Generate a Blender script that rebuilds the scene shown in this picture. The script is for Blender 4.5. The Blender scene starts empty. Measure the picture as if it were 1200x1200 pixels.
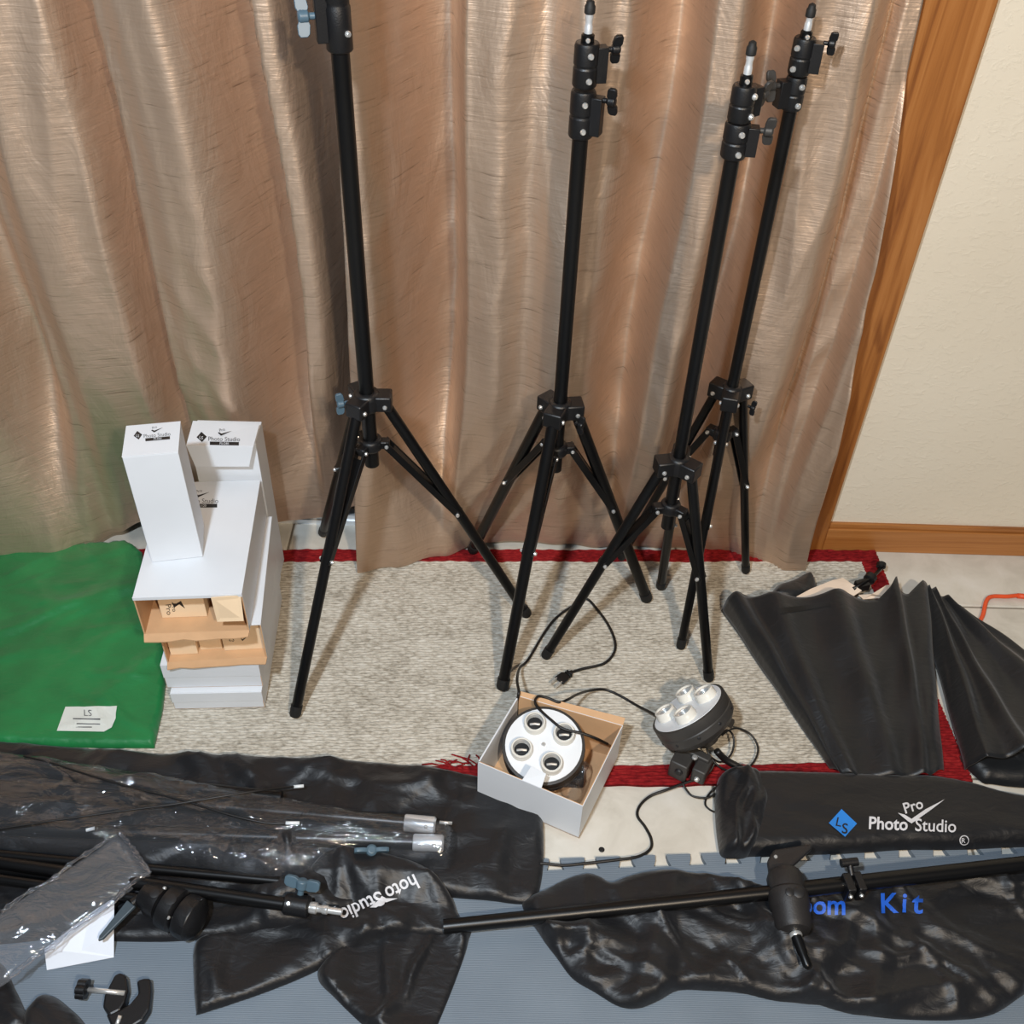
import bpy, math, random
import numpy as np
from mathutils import Vector, Matrix
from mathutils.bvhtree import BVHTree
from mathutils.geometry import delaunay_2d_cdt

SC = bpy.context.scene
COL = SC.collection
random.seed(5)

# ------------------------------------------------------------------ camera, world, lights, exposure
CAM_H, PITCH, ROLL, YAW, FPX = 1.5, 41.7, 2.34, -1.0, 1200.0
cam = bpy.data.cameras.new('camera')
cam.sensor_width = 36.0
cam.lens = 36.0 * FPX / 1200.0
cam.clip_start = 0.02
camo = bpy.data.objects.new('camera', cam)
COL.objects.link(camo)
CM = Matrix.Rotation(math.radians(YAW), 3, 'Z') @ Matrix.Rotation(math.radians(90 - PITCH), 3, 'X') @ Matrix.Rotation(math.radians(ROLL), 3, 'Z')
CO = Vector((0, 0, CAM_H))
camo.matrix_world = Matrix.Translation(CO) @ CM.to_4x4()
SC.camera = camo

wd = bpy.data.worlds.new('world')
SC.world = wd
wd.use_nodes = True
wd.node_tree.nodes['Background'].inputs[0].default_value = (0.80, 0.88, 1.0, 1)
wd.node_tree.nodes['Background'].inputs[1].default_value = 0.10

def lamp(name, loc, col, power, size, target):
    l = bpy.data.lights.new(name, 'AREA')
    l.shape = 'DISK'
    l.size = size
    l.color = col
    l.energy = power
    o = bpy.data.objects.new(name, l)
    COL.objects.link(o)
    o.location = loc
    o.rotation_euler = (Vector(target) - Vector(loc)).to_track_quat('-Z', 'Y').to_euler()
    return o

lamp('cool_lamp', (-0.38, -0.10, 2.05), (0.78, 0.89, 1.0), 42, 0.10, (-0.1, 1.3, 0.4))
lamp('warm_lamp', (0.52, -0.70, 2.10), (1.0, 0.82, 0.62), 40, 0.10, (0.3, 1.4, 0.5))
SC.view_settings.view_transform = 'Standard'
SC.view_settings.look = 'None'
SC.view_settings.gamma = 1.0
SC.view_settings.use_curve_mapping = False
SC.view_settings.exposure = 0.0

# ------------------------------------------------------------------ helpers
def ray(px, py):
    return CM @ Vector(((px - 600) / FPX, -(py - 600) / FPX, -1.0))

def G(px, py, z=0.0):
    """world point at height z seen at a photograph pixel"""
    d = ray(px, py)
    k = (z - CAM_H) / d.z
    return CO + d * k

def WY(px, py, y):
    """world point on the upright plane at depth y seen at a photograph pixel"""
    d = ray(px, py)
    return CO + d * (y / d.y)

def V(*a):
    return Vector(a)

class MB:
    def __init__(s):
        s.v, s.f, s.m = [], [], []
    def add(s, vs, fs, mi=0):
        n = len(s.v)
        s.v += [tuple(p) for p in vs]
        for i, f in enumerate(fs):
            s.f.append(tuple(k + n for k in f))
            s.m.append(mi[i] if isinstance(mi, (list, tuple)) else mi)
        return s
    def slab(s, c, X, Y, Z, mi=0):
        """box of half vectors; mi may be six values: -X +X -Y +Y -Z +Z"""
        c, X, Y, Z = Vector(c), Vector(X), Vector(Y), Vector(Z)
        vs = [c + X * a + Y * b + Z * d for d in (-1, 1) for b in (-1, 1) for a in (-1, 1)]
        fs = [(0, 4, 6, 2), (1, 3, 7, 5), (0, 1, 5, 4), (2, 6, 7, 3), (0, 2, 3, 1), (4, 5, 7, 6)]
        return s.add(vs, fs, mi)
    def box(s, x0, x1, y0, y1, z0, z1, mi=0):
        return s.slab(((x0 + x1) / 2, (y0 + y1) / 2, (z0 + z1) / 2), ((x1 - x0) / 2, 0, 0), (0, (y1 - y0) / 2, 0), (0, 0, (z1 - z0) / 2), mi)
    def prism(s, poly, off, mi=0):
        """polygon of 3D points thickened by vector off"""
        n = len(poly)
        off = Vector(off)
        vs = [Vector(p) for p in poly] + [Vector(p) + off for p in poly]
        nrm = Vector((0, 0, 0))
        for i in range(n):
            nrm += vs[i].cross(vs[(i + 1) % n])
        fs = [tuple(range(n - 1, -1, -1)), tuple(range(n, 2 * n))]
        fs += [(i, (i + 1) % n, n + (i + 1) % n, n + i) for i in range(n)]
        if nrm.dot(off) < 0:
            fs = [tuple(reversed(f)) for f in fs]
        return s.add(vs, fs, mi)
    def tube(s, pts, r, n=10, cap=True, mi=0, sq=None):
        pts = [Vector(p) for p in pts]
        m = len(pts)
        rs = r if isinstance(r, (list, tuple)) else [r] * m
        T = []
        for i in range(m):
            t = pts[min(i + 1, m - 1)] - pts[max(i - 1, 0)]
            T.append(t.normalized() if t.length > 1e-9 else Vector((0, 0, 1)))
        u = T[0].cross(Vector((0, 0, 1)))
        if u.length < 1e-3:
            u = T[0].cross(Vector((0, 1, 0)))
        u.normalize()
        vs, fs = [], []
        for i in range(m):
            u = (u - T[i] * u.dot(T[i])).normalized()
            w = T[i].cross(u)
            for k in range(n):
                a = 2 * math.pi * (k + 0.5) / n
                vs.append(pts[i] + (u * math.cos(a) * (sq[0] if sq else 1) + w * math.sin(a) * (sq[1] if sq else 1)) * rs[i])
        for i in range(m - 1):
            for k in range(n):
                k2 = (k + 1) % n
                fs.append((i * n + k, i * n + k2, (i + 1) * n + k2, (i + 1) * n + k))
        if cap:
            fs.append(tuple(range(n - 1, -1, -1)))
            fs.append(tuple(range((m - 1) * n, m * n)))
        return s.add(vs, fs, mi)
    def lathe(s, prof, o, ax, n=20, mi=0):
        """profile of (radius, height) turned about ax through o"""
        o, ax = Vector(o), Vector(ax).normalized()
        u = ax.cross(Vector((0.31, 0.2, 1)) if abs(ax.z) < 0.95 else Vector((0, 1, 0))).normalized()
        w = ax.cross(u)
        vs, fs = [], []
        m = len(prof)
        for (r, h) in prof:
            for k in range(n):
                a = 2 * math.pi * k / n
                vs.append(o + ax * h + (u * math.cos(a) + w * math.sin(a)) * max(r, 1e-5))
        mm = []
        for i in range(m - 1):
            for k in range(n):
                k2 = (k + 1) % n
                fs.append((i * n + k, i * n + k2, (i + 1) * n + k2, (i + 1) * n + k))
                mm.append(mi[i] if isinstance(mi, (list, tuple)) else mi)
        fs.append(tuple(range(n - 1, -1, -1))); mm.append(mm[0])
        fs.append(tuple(range((m - 1) * n, m * n))); mm.append(mm[-2])
        return s.add(vs, fs, mm)
    def build(s, name, mats, parent=None, smooth=35, bevel=0):
        me = bpy.data.meshes.new(name)
        o0 = parent_loc(parent) if parent is not None else Vector((0, 0, 0))
        me.from_pydata([tuple(Vector(p) - o0) for p in s.v], [], s.f)
        if not isinstance(mats, (list, tuple)):
            mats = [mats]
        for m in mats:
            me.materials.append(m)
        for p, mi in zip(me.polygons, s.m):
            p.material_index = mi
            p.use_smooth = smooth > 0
        me.update()
        if smooth and smooth < 180:
            me.set_sharp_from_angle(angle=math.radians(smooth))
        o = bpy.data.objects.new(name, me)
        COL.objects.link(o)
        if parent is not None:
            o.parent = parent
        if bevel:
            b = o.modifiers.new('bevel', 'BEVEL')
            b.width = bevel
            b.segments = 2
            b.limit_method = 'ANGLE'
        return o

def parent_loc(p):
    l = Vector(p.location)
    while p.parent is not None:
        p = p.parent
        l += Vector(p.location)
    return l

def thing(name, label, cat, loc=(0, 0, 0), group=None):
    o = bpy.data.objects.new(name, None)
    o.empty_display_size = 0.05
    COL.objects.link(o)
    o.location = loc
    return tag(o, label, cat, group)

def tag(o, label, cat, group=None):
    o['label'] = label
    o['category'] = cat
    if group:
        o['group'] = group
    return o

def struct(o):
    o['kind'] = 'structure'
    return o

def crspline(pts, n=8, closed=False):
    P = [np.array(p, float) for p in pts]
    m = len(P)
    out = []
    rng = range(m) if closed else range(m - 1)
    for i in rng:
        if closed:
            a, b, c, d = P[(i - 1) % m], P[i], P[(i + 1) % m], P[(i + 2) % m]
        else:
            a, b, c, d = P[max(i - 1, 0)], P[i], P[i + 1], P[min(i + 2, m - 1)]
        for k in range(n):
            t = k / n
            out.append(0.5 * ((2 * b) + (c - a) * t + (2 * a - 5 * b + 4 * c - d) * t * t + (3 * b - a - 3 * c + d) * t ** 3))
    if not closed:
        out.append(P[-1])
    return out

def pxpath(pts, n=8, z=0.004):
    w = [G(p[0], p[1], p[2] if len(p) > 2 else z) for p in pts]
    return [Vector(p) for p in crspline(w, n)]

# ------------------------------------------------------------------ materials
def srgb(r, g, b):
    f = lambda c: c / 12.92 if c <= 0.04045 else ((c + 0.055) / 1.055) ** 2.4
    return (f(r / 255), f(g / 255), f(b / 255), 1)

class NT:
    def __init__(s, name):
        s.m = bpy.data.materials.new(name)
        s.m.use_nodes = True
        s.t = s.m.node_tree
        s.b = s.t.nodes['Principled BSDF']
        s.out = s.t.nodes['Material Output']
    def n(s, kind, **kw):
        nd = s.t.nodes.new(kind)
        for k, v in kw.items():
            if k in nd.inputs:
                nd.inputs[k].default_value = v
            else:
                setattr(nd, k, v)
        return nd
    def l(s, a, b):
        s.t.links.new(a, b)
    def coords(s, scale=(1, 1, 1), rot=(0, 0, 0), src='Object'):
        tc = s.n('ShaderNodeTexCoord')
        mp = s.n('ShaderNodeMapping')
        mp.inputs['Scale'].default_value = scale
        mp.inputs['Rotation'].default_value = rot
        s.l(tc.outputs[src], mp.inputs['Vector'])
        return mp.outputs['Vector']
    def noise(s, vec, scale=5, detail=3, rough=0.5, dist=0):
        nd = s.n('ShaderNodeTexNoise', Scale=scale, Detail=detail, Roughness=rough, Distortion=dist)
        s.l(vec, nd.inputs['Vector'])
        return nd.outputs['Fac']
    def ramp(s, fac, stops):
        r = s.n('ShaderNodeValToRGB')
        e = r.color_ramp.elements
        while len(e) < len(stops):
            e.new(0.5)
        for k, (p, c) in enumerate(stops):
            e[k].position = p
            e[k].color = c if len(c) == 4 else (*c, 1)
        s.l(fac, r.inputs['Fac'])
        return r.outputs['Color']
    def bump(s, h, strength=0.3, dist=0.01, prev=None):
        b = s.n('ShaderNodeBump', Strength=strength, Distance=dist)
        s.l(h, b.inputs['Height'])
        if prev is not None:
            s.l(prev, b.inputs['Normal'])
        return b.outputs['Normal']
    def set(s, **kw):
        for k, v in kw.items():
            s.b.inputs[k.replace('_', ' ')].default_value = v
        return s

def simple(name, col, rough=0.5, metal=0, var=0.12, scale=30, bump=0.0, bscale=200, spec=0.5, sheen=0):
    t = NT(name)
    v = t.coords()
    c2 = tuple(min(1, c * (1 + var)) for c in col[:3]) + (1,)
    c1 = tuple(c * (1 - var) for c in col[:3]) + (1,)
    t.l(t.ramp(t.noise(v, scale, 3), [(0.3, c1), (0.7, c2)]), t.b.inputs['Base Color'])
    t.set(Roughness=rough, Metallic=metal, Specular_IOR_Level=spec, Sheen_Weight=sheen)
    if bump:
        t.l(t.bump(t.noise(v, bscale, 2), bump, 0.002), t.b.inputs['Normal'])
    return t.m

M = {}
M['black_metal'] = simple('black_metal', srgb(7, 7, 8), 0.34, spec=0.4)
M['black_plastic'] = simple('black_plastic', srgb(15, 15, 17), 0.42, bump=0.15, bscale=600)
M['grey_plastic'] = simple('grey_black_plastic', srgb(52, 50, 48), 0.5, bump=0.1, bscale=500)
M['lever'] = simple('slate_lever', srgb(62, 74, 82), 0.45)
M['swivel'] = simple('matt_black_cast', srgb(34, 32, 32), 0.5, bump=0.15, bscale=500)
M['blue_grey_plastic'] = simple('blue_grey_plastic', srgb(76, 98, 112), 0.4)
M['chrome'] = simple('chrome', (0.86, 0.86, 0.84, 1), 0.28, 0.75, var=0.03)
M['aluminium'] = simple('aluminium', (0.80, 0.82, 0.84, 1), 0.36, 0.6, var=0.05)
M['rubber'] = simple('rubber', srgb(18, 18, 18), 0.65)
M['cord'] = simple('cord', srgb(18, 17, 17), 0.45)
M['orange'] = simple('orange_rubber', srgb(226, 84, 40), 0.45)
M['white_card'] = simple('white_card', srgb(216, 220, 225), 0.45, var=0.02, scale=12)
M['tan_card'] = simple('tan_card', srgb(200, 160, 120), 0.75, var=0.06, scale=25, bump=0.1, bscale=300)
M['cream_card'] = simple('cream_card', srgb(232, 205, 170), 0.7, var=0.03)
M['white_enamel'] = simple('white_enamel', srgb(226, 230, 234), 0.25, var=0.01)
M['ceramic'] = simple('white_ceramic', srgb(222, 220, 212), 0.3, var=0.02)
M['ink'] = simple('black_ink', srgb(24, 24, 26), 0.5)
M['grey_ink'] = simple('grey_ink', srgb(84, 86, 90), 0.6)
M['white_ink'] = simple('white_ink', srgb(206, 206, 210), 0.5, var=0.03)
M['blue_ink'] = simple('blue_ink', srgb(34, 122, 206), 0.5, var=0.06)
M['blue_paint'] = simple('blue_paint', srgb(30, 92, 200), 0.5, var=0.1)
M['paper'] = simple('paper', srgb(220, 226, 236), 0.6, var=0.02)
M['label_paper'] = simple('label_paper', srgb(214, 218, 212), 0.45, var=0.03)
M['bone'] = simple('cream_lining', srgb(226, 206, 186), 0.5, var=0.04)
M['white_tip'] = simple('white_tip', srgb(220, 225, 228), 0.35, var=0.02)

def m_nylon(name, col, rough=0.36, weave=900, strength=0.25, crease=0.5):
    t = NT(name)
    v = t.coords()
    t.l(t.ramp(t.noise(v, 14, 4), [(0.3, tuple(c * 0.8 for c in col[:3])), (0.7, tuple(c * 1.25 for c in col[:3]))]), t.b.inputs['Base Color'])
    b1 = t.bump(t.noise(t.coords((1, 2.2, 1), (0, 0, 0.6)), 30, 4, 0.5, 0.8), crease, 0.008)
    b2 = t.bump(t.noise(v, weave, 1), strength, 0.0006, b1)
    t.l(b2, t.b.inputs['Normal'])
    t.set(Roughness=rough, Specular_IOR_Level=0.5, Sheen_Weight=0.12)
    return t.m
M['nylon'] = m_nylon('black_nylon', srgb(13, 14, 18), 0.47, crease=0.22, strength=0.12)
M['nylon_smooth'] = m_nylon('black_umbrella_cloth', srgb(19, 21, 24), 0.44, crease=0.18)
M['green'] = m_nylon('green_muslin', srgb(18, 110, 56), 0.5, weave=700, crease=0.2)

def m_curtain():
    t = NT('brown_satin')
    slub = t.noise(t.coords((13, 13, 260)), 1.0, 4, 0.6)
    fine = t.noise(t.coords((60, 60, 520)), 1.0, 2, 0.5)
    c1 = t.ramp(slub, [(0.24, srgb(146, 124, 106)), (0.38, srgb(206, 180, 157)), (0.62, srgb(212, 186, 163)), (0.8, srgb(218, 193, 170))])
    t.l(c1, t.b.inputs['Base Color'])
    b = t.bump(t.noise(t.coords((6, 6, 3.2), (0, 0.5, 0)), 2.2, 4, 0.55, 0.6), 0.22, 0.03)
    b = t.bump(slub, 0.3, 0.0025, b)
    b = t.bump(fine, 0.15, 0.001, b)
    t.l(b, t.b.inputs['Normal'])
    t.set(Roughness=0.46, Specular_IOR_Level=0.5, Metallic=0.75)
    return t.m
M['curtain'] = m_curtain()

def m_wall():
    t = NT('cream_stucco')
    v = t.coords()
    t.l(t.ramp(t.noise(v, 3, 3), [(0.3, srgb(218, 207, 187)), (0.7, srgb(224, 214, 195))]), t.b.inputs['Base Color'])
    mus = t.noise(t.coords((1, 1, 1.6)), 38, 5, 0.6, 1.4)
    h = t.ramp(mus, [(0.52, (0, 0, 0)), (0.68, (1, 1, 1))])
    b = t.bump(h, 0.2, 0.004)
    b = t.bump(t.noise(v, 120, 2), 0.12, 0.002, b)
    t.l(b, t.b.inputs['Normal'])
    t.set(Roughness=0.6)
    return t.m
M['wall'] = m_wall()

def m_wood(name, vertical, dark=1.0):
    t = NT(name)
    sc = (30, 30, 1.3) if vertical else (1.3, 30, 30)
    v = t.coords(sc)
    g = t.noise(v, 1.0, 5, 0.6, 1.6)
    k = lambda r, gg, b: srgb(r * dark, gg * dark, b * dark)
    base = t.ramp(g, [(0.28, k(122, 70, 30)), (0.45, k(158, 100, 48)), (0.6, k(172, 114, 60)), (0.8, k(186, 130, 76))])
    kn = t.noise(t.coords((16, 16, 5) if vertical else (5, 16, 16)), 1.0, 2, 0.4, 0.4)
    mk = t.ramp(kn, [(0.66, (0, 0, 0)), (0.73, (1, 1, 1))])
    mx = t.n('ShaderNodeMix', data_type='RGBA')
    t.l(mk, mx.inputs[0]); t.l(base, mx.inputs[6])
    mx.inputs[7].default_value = k(96, 46, 16)
    t.l(mx.outputs[2], t.b.inputs['Base Color'])
    t.l(t.bump(g, 0.15, 0.002), t.b.inputs['Normal'])
    t.set(Roughness=0.36)
    return t.m
M['wood_v'] = m_wood('oak_casing', True, 0.98)
M['wood_h'] = m_wood('oak_baseboard', False, 1.0)

def m_tile():
    t = NT('pale_tile')
    v = t.coords()
    oi = t.n('ShaderNodeObjectInfo')
    c = t.ramp(t.noise(v, 11, 5, 0.6, 0.5), [(0.25, srgb(186, 180, 168)), (0.5, srgb(206, 201, 190)), (0.75, srgb(216, 212, 204))])
    hs = t.n('ShaderNodeHueSaturation')
    mr = t.n('ShaderNodeMapRange')
    t.l(oi.outputs['Random'], mr.inputs['Value'])
    mr.inputs[3].default_value = 0.95; mr.inputs[4].default_value = 1.03
    t.l(mr.outputs[0], hs.inputs['Value']); t.l(c, hs.inputs['Color'])
    t.l(hs.outputs[0], t.b.inputs['Base Color'])
    t.l(t.bump(t.noise(v, 25, 3), 0.12, 0.003), t.b.inputs['Normal'])
    t.set(Roughness=0.42)
    return t.m
M['tile'] = m_tile()
M['grout'] = simple('grout', srgb(120, 112, 100), 0.9, bump=0.3, bscale=150)

def m_yarn(name, c1, c2, c3):
    t = NT(name)
    n1 = t.noise(t.coords((90, 260, 90)), 1.0, 3, 0.6)
    n2 = t.noise(t.coords((7, 14, 7)), 1.0, 3, 0.6)
    mxv = t.n('ShaderNodeMath', operation='ADD')
    ml = t.n('ShaderNodeMath', operation='MULTIPLY'); ml.inputs[1].default_value = 0.45
    t.l(n2, ml.inputs[0]); t.l(ml.outputs[0], mxv.inputs[0]); t.l(n1, mxv.inputs[1])
    t.l(t.ramp(mxv.outputs[0], [(0.5, c1), (0.72, c2), (0.95, c3)]), t.b.inputs['Base Color'])
    t.l(t.bump(n1, 0.6, 0.003), t.b.inputs['Normal'])
    t.set(Roughness=0.95, Specular_IOR_Level=0.15)
    return t.m
M['yarn_beige'] = m_yarn('beige_yarn', srgb(138, 130, 117), srgb(180, 173, 160), srgb(203, 198, 187))
M['yarn_red'] = m_yarn('red_yarn', srgb(92, 14, 18), srgb(124, 22, 26), srgb(146, 38, 38))

def m_foam():
    t = NT('grey_foam')
    v = t.coords()
    t.l(t.ramp(t.noise(v, 9, 4), [(0.3, srgb(101, 113, 125)), (0.7, srgb(110, 122, 134))]), t.b.inputs['Base Color'])
    w = t.n('ShaderNodeTexWave', Scale=120.0, Distortion=0.3)
    w.bands_direction = 'Y'
    t.l(v, w.inputs['Vector'])
    t.l(t.bump(w.outputs['Fac'], 0.3, 0.0012), t.b.inputs['Normal'])
    t.set(Roughness=0.62)
    return t.m
M['foam'] = m_foam()

def m_clear(name, tint, haze, bumpd=0.01, scale=22):
    t = NT(name)
    t.t.nodes.remove(t.b)
    tr = t.n('ShaderNodeBsdfTransparent'); tr.inputs[0].default_value = (*tint, 1)
    gl = t.n('ShaderNodeBsdfGlossy'); gl.inputs['Roughness'].default_value = 0.06
    gl.inputs['Color'].default_value = (0.95, 0.97, 1, 1)
    df = t.n('ShaderNodeBsdfDiffuse'); df.inputs[0].default_value = (0.62, 0.66, 0.72, 1)
    nrm = t.bump(t.noise(t.coords((1, 1.6, 1), (0, 0, 0.3)), scale, 4, 0.6, 1.2), 0.9, bumpd)
    t.l(nrm, gl.inputs['Normal'])
    fr = t.n('ShaderNodeLayerWeight', Blend=0.35)
    t.l(nrm, fr.inputs['Normal'])
    m1 = t.n('ShaderNodeMixShader'); m1.inputs[0].default_value = haze
    t.l(tr.outputs[0], m1.inputs[1]); t.l(df.outputs[0], m1.inputs[2])
    m2 = t.n('ShaderNodeMixShader')
    mr = t.n('ShaderNodeMapRange'); mr.inputs[3].default_value = 0.05; mr.inputs[4].default_value = 0.6
    t.l(fr.outputs['Fresnel'], mr.inputs[0]); t.l(mr.outputs[0], m2.inputs[0])
    t.l(m1.outputs[0], m2.inputs[1]); t.l(gl.outputs[0], m2.inputs[2])
    t.l(m2.outputs[0], t.out.inputs['Surface'])
    return t.m
M['clear'] = m_clear('clear_film', (0.92, 0.93, 0.95), 0.03, 0.010, 13)
M['clear_bag'] = m_clear('clear_bag_film', (0.80, 0.82, 0.85), 0.12, 0.008, 12)
M['door_glass'] = simple('dark_door_glass', srgb(30, 34, 40), 0.08, var=0.02)
M['white_frame'] = simple('white_door_frame', srgb(214, 218, 220), 0.4, var=0.03)

# ------------------------------------------------------------------ room shell
WALL_Y = 1.60
CAS_X0, CAS_X1 = 0.585, 0.692
ZT = 0.0
fl = struct(MB().box(-2.2, 2.2, -0.9, 1.85, -0.05, -0.004).build('floor', M['grout'], None, 0))
P_ = 0.41
gx0, gy0 = 0.79, 1.436
tile_me = None
for ix in range(-8, 4):
    for iy in range(-6, 1):
        xa, ya = gx0 + ix * P_, gy0 + iy * P_
        cx, cy = xa + P_ / 2, ya + P_ / 2
        if abs(cx) > 2.1 or cy < -0.85 or cy > 1.8:
            continue
        if tile_me is None:
            h = P_ / 2 - 0.0022
            k = h - 0.0025
            b = MB()
            vs = [(-h, -h, -0.012), (h, -h, -0.012), (h, h, -0.012), (-h, h, -0.012),
                  (-h, -h, -0.0022), (h, -h, -0.0022), (h, h, -0.0022), (-h, h, -0.0022),
                  (-k, -k, 0), (k, -k, 0), (k, k, 0), (-k, k, 0)]
            fs = [(8, 9, 10, 11)] + [(i, (i + 1) % 4, 4 + (i + 1) % 4, 4 + i) for i in range(4)] + [(4 + i, 4 + (i + 1) % 4, 8 + (i + 1) % 4, 8 + i) for i in range(4)]
            b.add(vs, fs)
            o = b.build('tile', M['tile'], fl, 0)
            tile_me = o.data
        else:
            o = bpy.data.objects.new('tile', tile_me)
            COL.objects.link(o)
            o.parent = fl
        o.location = (cx, cy, 0)
        o.rotation_euler.z = random.choice((0, math.pi / 2, math.pi, -math.pi / 2))

# wall to the right of the door opening, and the strip above it
struct(MB().box(CAS_X1 - 0.012, 2.2, WALL_Y, WALL_Y + 0.12, 0, 2.4).build('wall_back', M['wall'], None, 0))
struct(MB().box(-2.2, CAS_X1 - 0.012, WALL_Y, WALL_Y + 0.12, 2.12, 2.4).build('wall_above', M['wall'], None, 0))
# casing: a flat board and the inner jamb
cas = MB()
cas.box(CAS_X0, CAS_X1, WALL_Y - 0.018, WALL_Y + 0.002, 0, 2.15)
cas = struct(cas.build('trim_1', M['wood_v'], None, 0, 0.003))
jm = MB().box(CAS_X0 - 0.016, CAS_X0 + 0.002, WALL_Y - 0.006, WALL_Y + 0.12, 0, 2.12).build('jamb', M['wood_v'], cas, 0, 0.002)
bb = MB()
bb.box(CAS_X1, 2.2, WALL_Y - 0.012, WALL_Y + 0.002, 0, 0.062)
bbo = struct(bb.build('baseboard_back', M['wood_h'], None, 0, 0.002))
MB().box(CAS_X1, 2.2, WALL_Y - 0.007, WALL_Y + 0.002, 0.0622, 0.074).build('cap_moulding', M['wood_h'], bbo, 0, 0.002)
# sliding door behind the curtains
dr = MB()
for (xa, xb) in ((-2.1, -2.02), (-0.86, -0.78), (0.49, 0.565)):
    dr.box(xa, xb, 1.705, 1.74, 0.03, 2.1)
dr.box(-2.1, 0.565, 1.705, 1.74, 0.03, 0.10)
dr.box(-2.1, 0.565, 1.705, 1.74, 2.02, 2.1)
dro = struct(dr.build('door_1', M['white_frame'], None, 0, 0.002))
MB().box(-2.02, 0.49, 1.72, 1.726, 0.10, 2.02).build('glass', M['door_glass'], dro, 0)
tk = MB()
tk.box(-2.1, 0.57, 1.625, 1.75, 0.0, 0.012)
for y in (1.628, 1.648, 1.672, 1.70):
    tk.box(-2.1, 0.57, y, y + 0.006, 0.012, 0.026)
tk.build('track', M['aluminium'], dro, 0)

# ------------------------------------------------------------------ curtains
def interp(keys, x):
    ks = sorted(keys)
    xs = np.array([k[0] for k in ks]); ys = np.array([k[1] for k in ks])
    # smooth (monotone-ish) cosine easing between the keys
    i = np.clip(np.searchsorted(xs, x) - 1, 0, len(xs) - 2)
    t = np.clip((x - xs[i]) / (xs[i + 1] - xs[i]), 0, 1)
    t = t * t * (3 - 2 * t)
    return ys[i] * (1 - t) + ys[i + 1] * t

def curtain(name, label, folds, hem, edge_l, edge_r, ybase, seed):
    """folds: (pixel x at row 300, offset); hem: (px, py, depth); edges: x at hem, x at z=1.1"""
    root = thing(name, label, 'curtain', (0.5 * (edge_l[0] + edge_r[0]), ybase, 0.03), 'curtains')
    fx = [(WY(p, 300, 1.5).x, o) for p, o in folds]
    hp = [WY(a, b, c) for a, b, c in hem]
    hy = [(p.x, p.y) for p in hp]; hz = [(p.x, p.z) for p in hp]
    NU, NV = 260, 150
    us = np.linspace(0, 1, NU)
    tz = np.linspace(0, 1, NV) ** 1.25
    U, T = np.meshgrid(us, tz)
    x0 = edge_l[0] + (edge_r[0] - edge_l[0]) * us
    zh = interp(hz, x0)
    Z = zh[None, :] * (1 - T) + 2.15 * T
    w = np.clip(Z / 1.1, 0, 2)
    L = edge_l[0] + (edge_l[1] - edge_l[0]) * np.minimum(w, 1.3)
    Rr = edge_r[0] + (edge_r[1] - edge_r[0]) * np.minimum(w, 1.3)
    X = L + (Rr - L) * U
    yh = interp(hy, x0)[None, :]
    sway = 0.012 * np.sin(3.1 * Z + seed) + 0.006 * np.sin(7 * Z + X * 9 + seed)
    Yf = ybase + 2.35 * interp(fx, (X + sway))
    k = np.clip((Z - zh[None, :]) / 0.42, 0, 1); k = k * k * (3 - 2 * k)
    Yf = np.minimum(Yf, 1.562 + np.clip(0.555 - X, 0, 1) * 2.0)
    Y = yh * (1 - k) + Yf * k
    rg = np.random.RandomState(seed)
    for q in range(16):
        a = rg.uniform(-0.6, 0.6); fr = rg.uniform(18, 60)
        d = math.cos(a) * X + math.sin(a) * Z
        ph = rg.uniform(0, 6.28)
        cx, cz = rg.uniform(edge_l[0], edge_r[0]), rg.uniform(0.1, 1.2)
        env = np.exp(-((X - cx) ** 2 / 0.012 + (Z - cz) ** 2 / 0.05))
        Y += 0.007 * env * np.abs(np.sin(d * fr + ph)) * np.clip((Z - zh[None, :]) / 0.1, 0.2, 1)
    Y += 0.0022 * np.sin(X * 70 + 3 * np.sin(Z * 6 + seed)) * np.sin(Z * 9 + X * 11)
    th = 0.0016
    b = MB()
    vs = np.stack([X, Y, Z], -1).reshape(-1, 3)
    fs = [(j * NU + i, j * NU + i + 1, (j + 1) * NU + i + 1, (j + 1) * NU + i) for j in range(NV - 1) for i in range(NU - 1)]
    b.add([tuple(p) for p in vs], fs)
    o = b.build('panel', M['curtain'], root, 180)
    s = o.modifiers.new('thickness', 'SOLIDIFY'); s.thickness = th; s.offset = -1
    # hem band, a doubled strip along the bottom
    jb = max(j for j in range(NV) if Z[j, NU // 2] - zh[NU // 2] < 0.055)
    b = MB()
    sub = np.stack([X[:jb + 1], Y[:jb + 1] - 0.0004, Z[:jb + 1]], -1)
    n = sub.shape[0]
    b.add([tuple(p) for p in sub.reshape(-1, 3)], [(j * NU + i, j * NU + i + 1, (j + 1) * NU + i + 1, (j + 1) * NU + i) for j in range(n - 1) for i in range(NU - 1)])
    o = b.build('hem', M['curtain'], root, 180)
    return root

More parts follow.
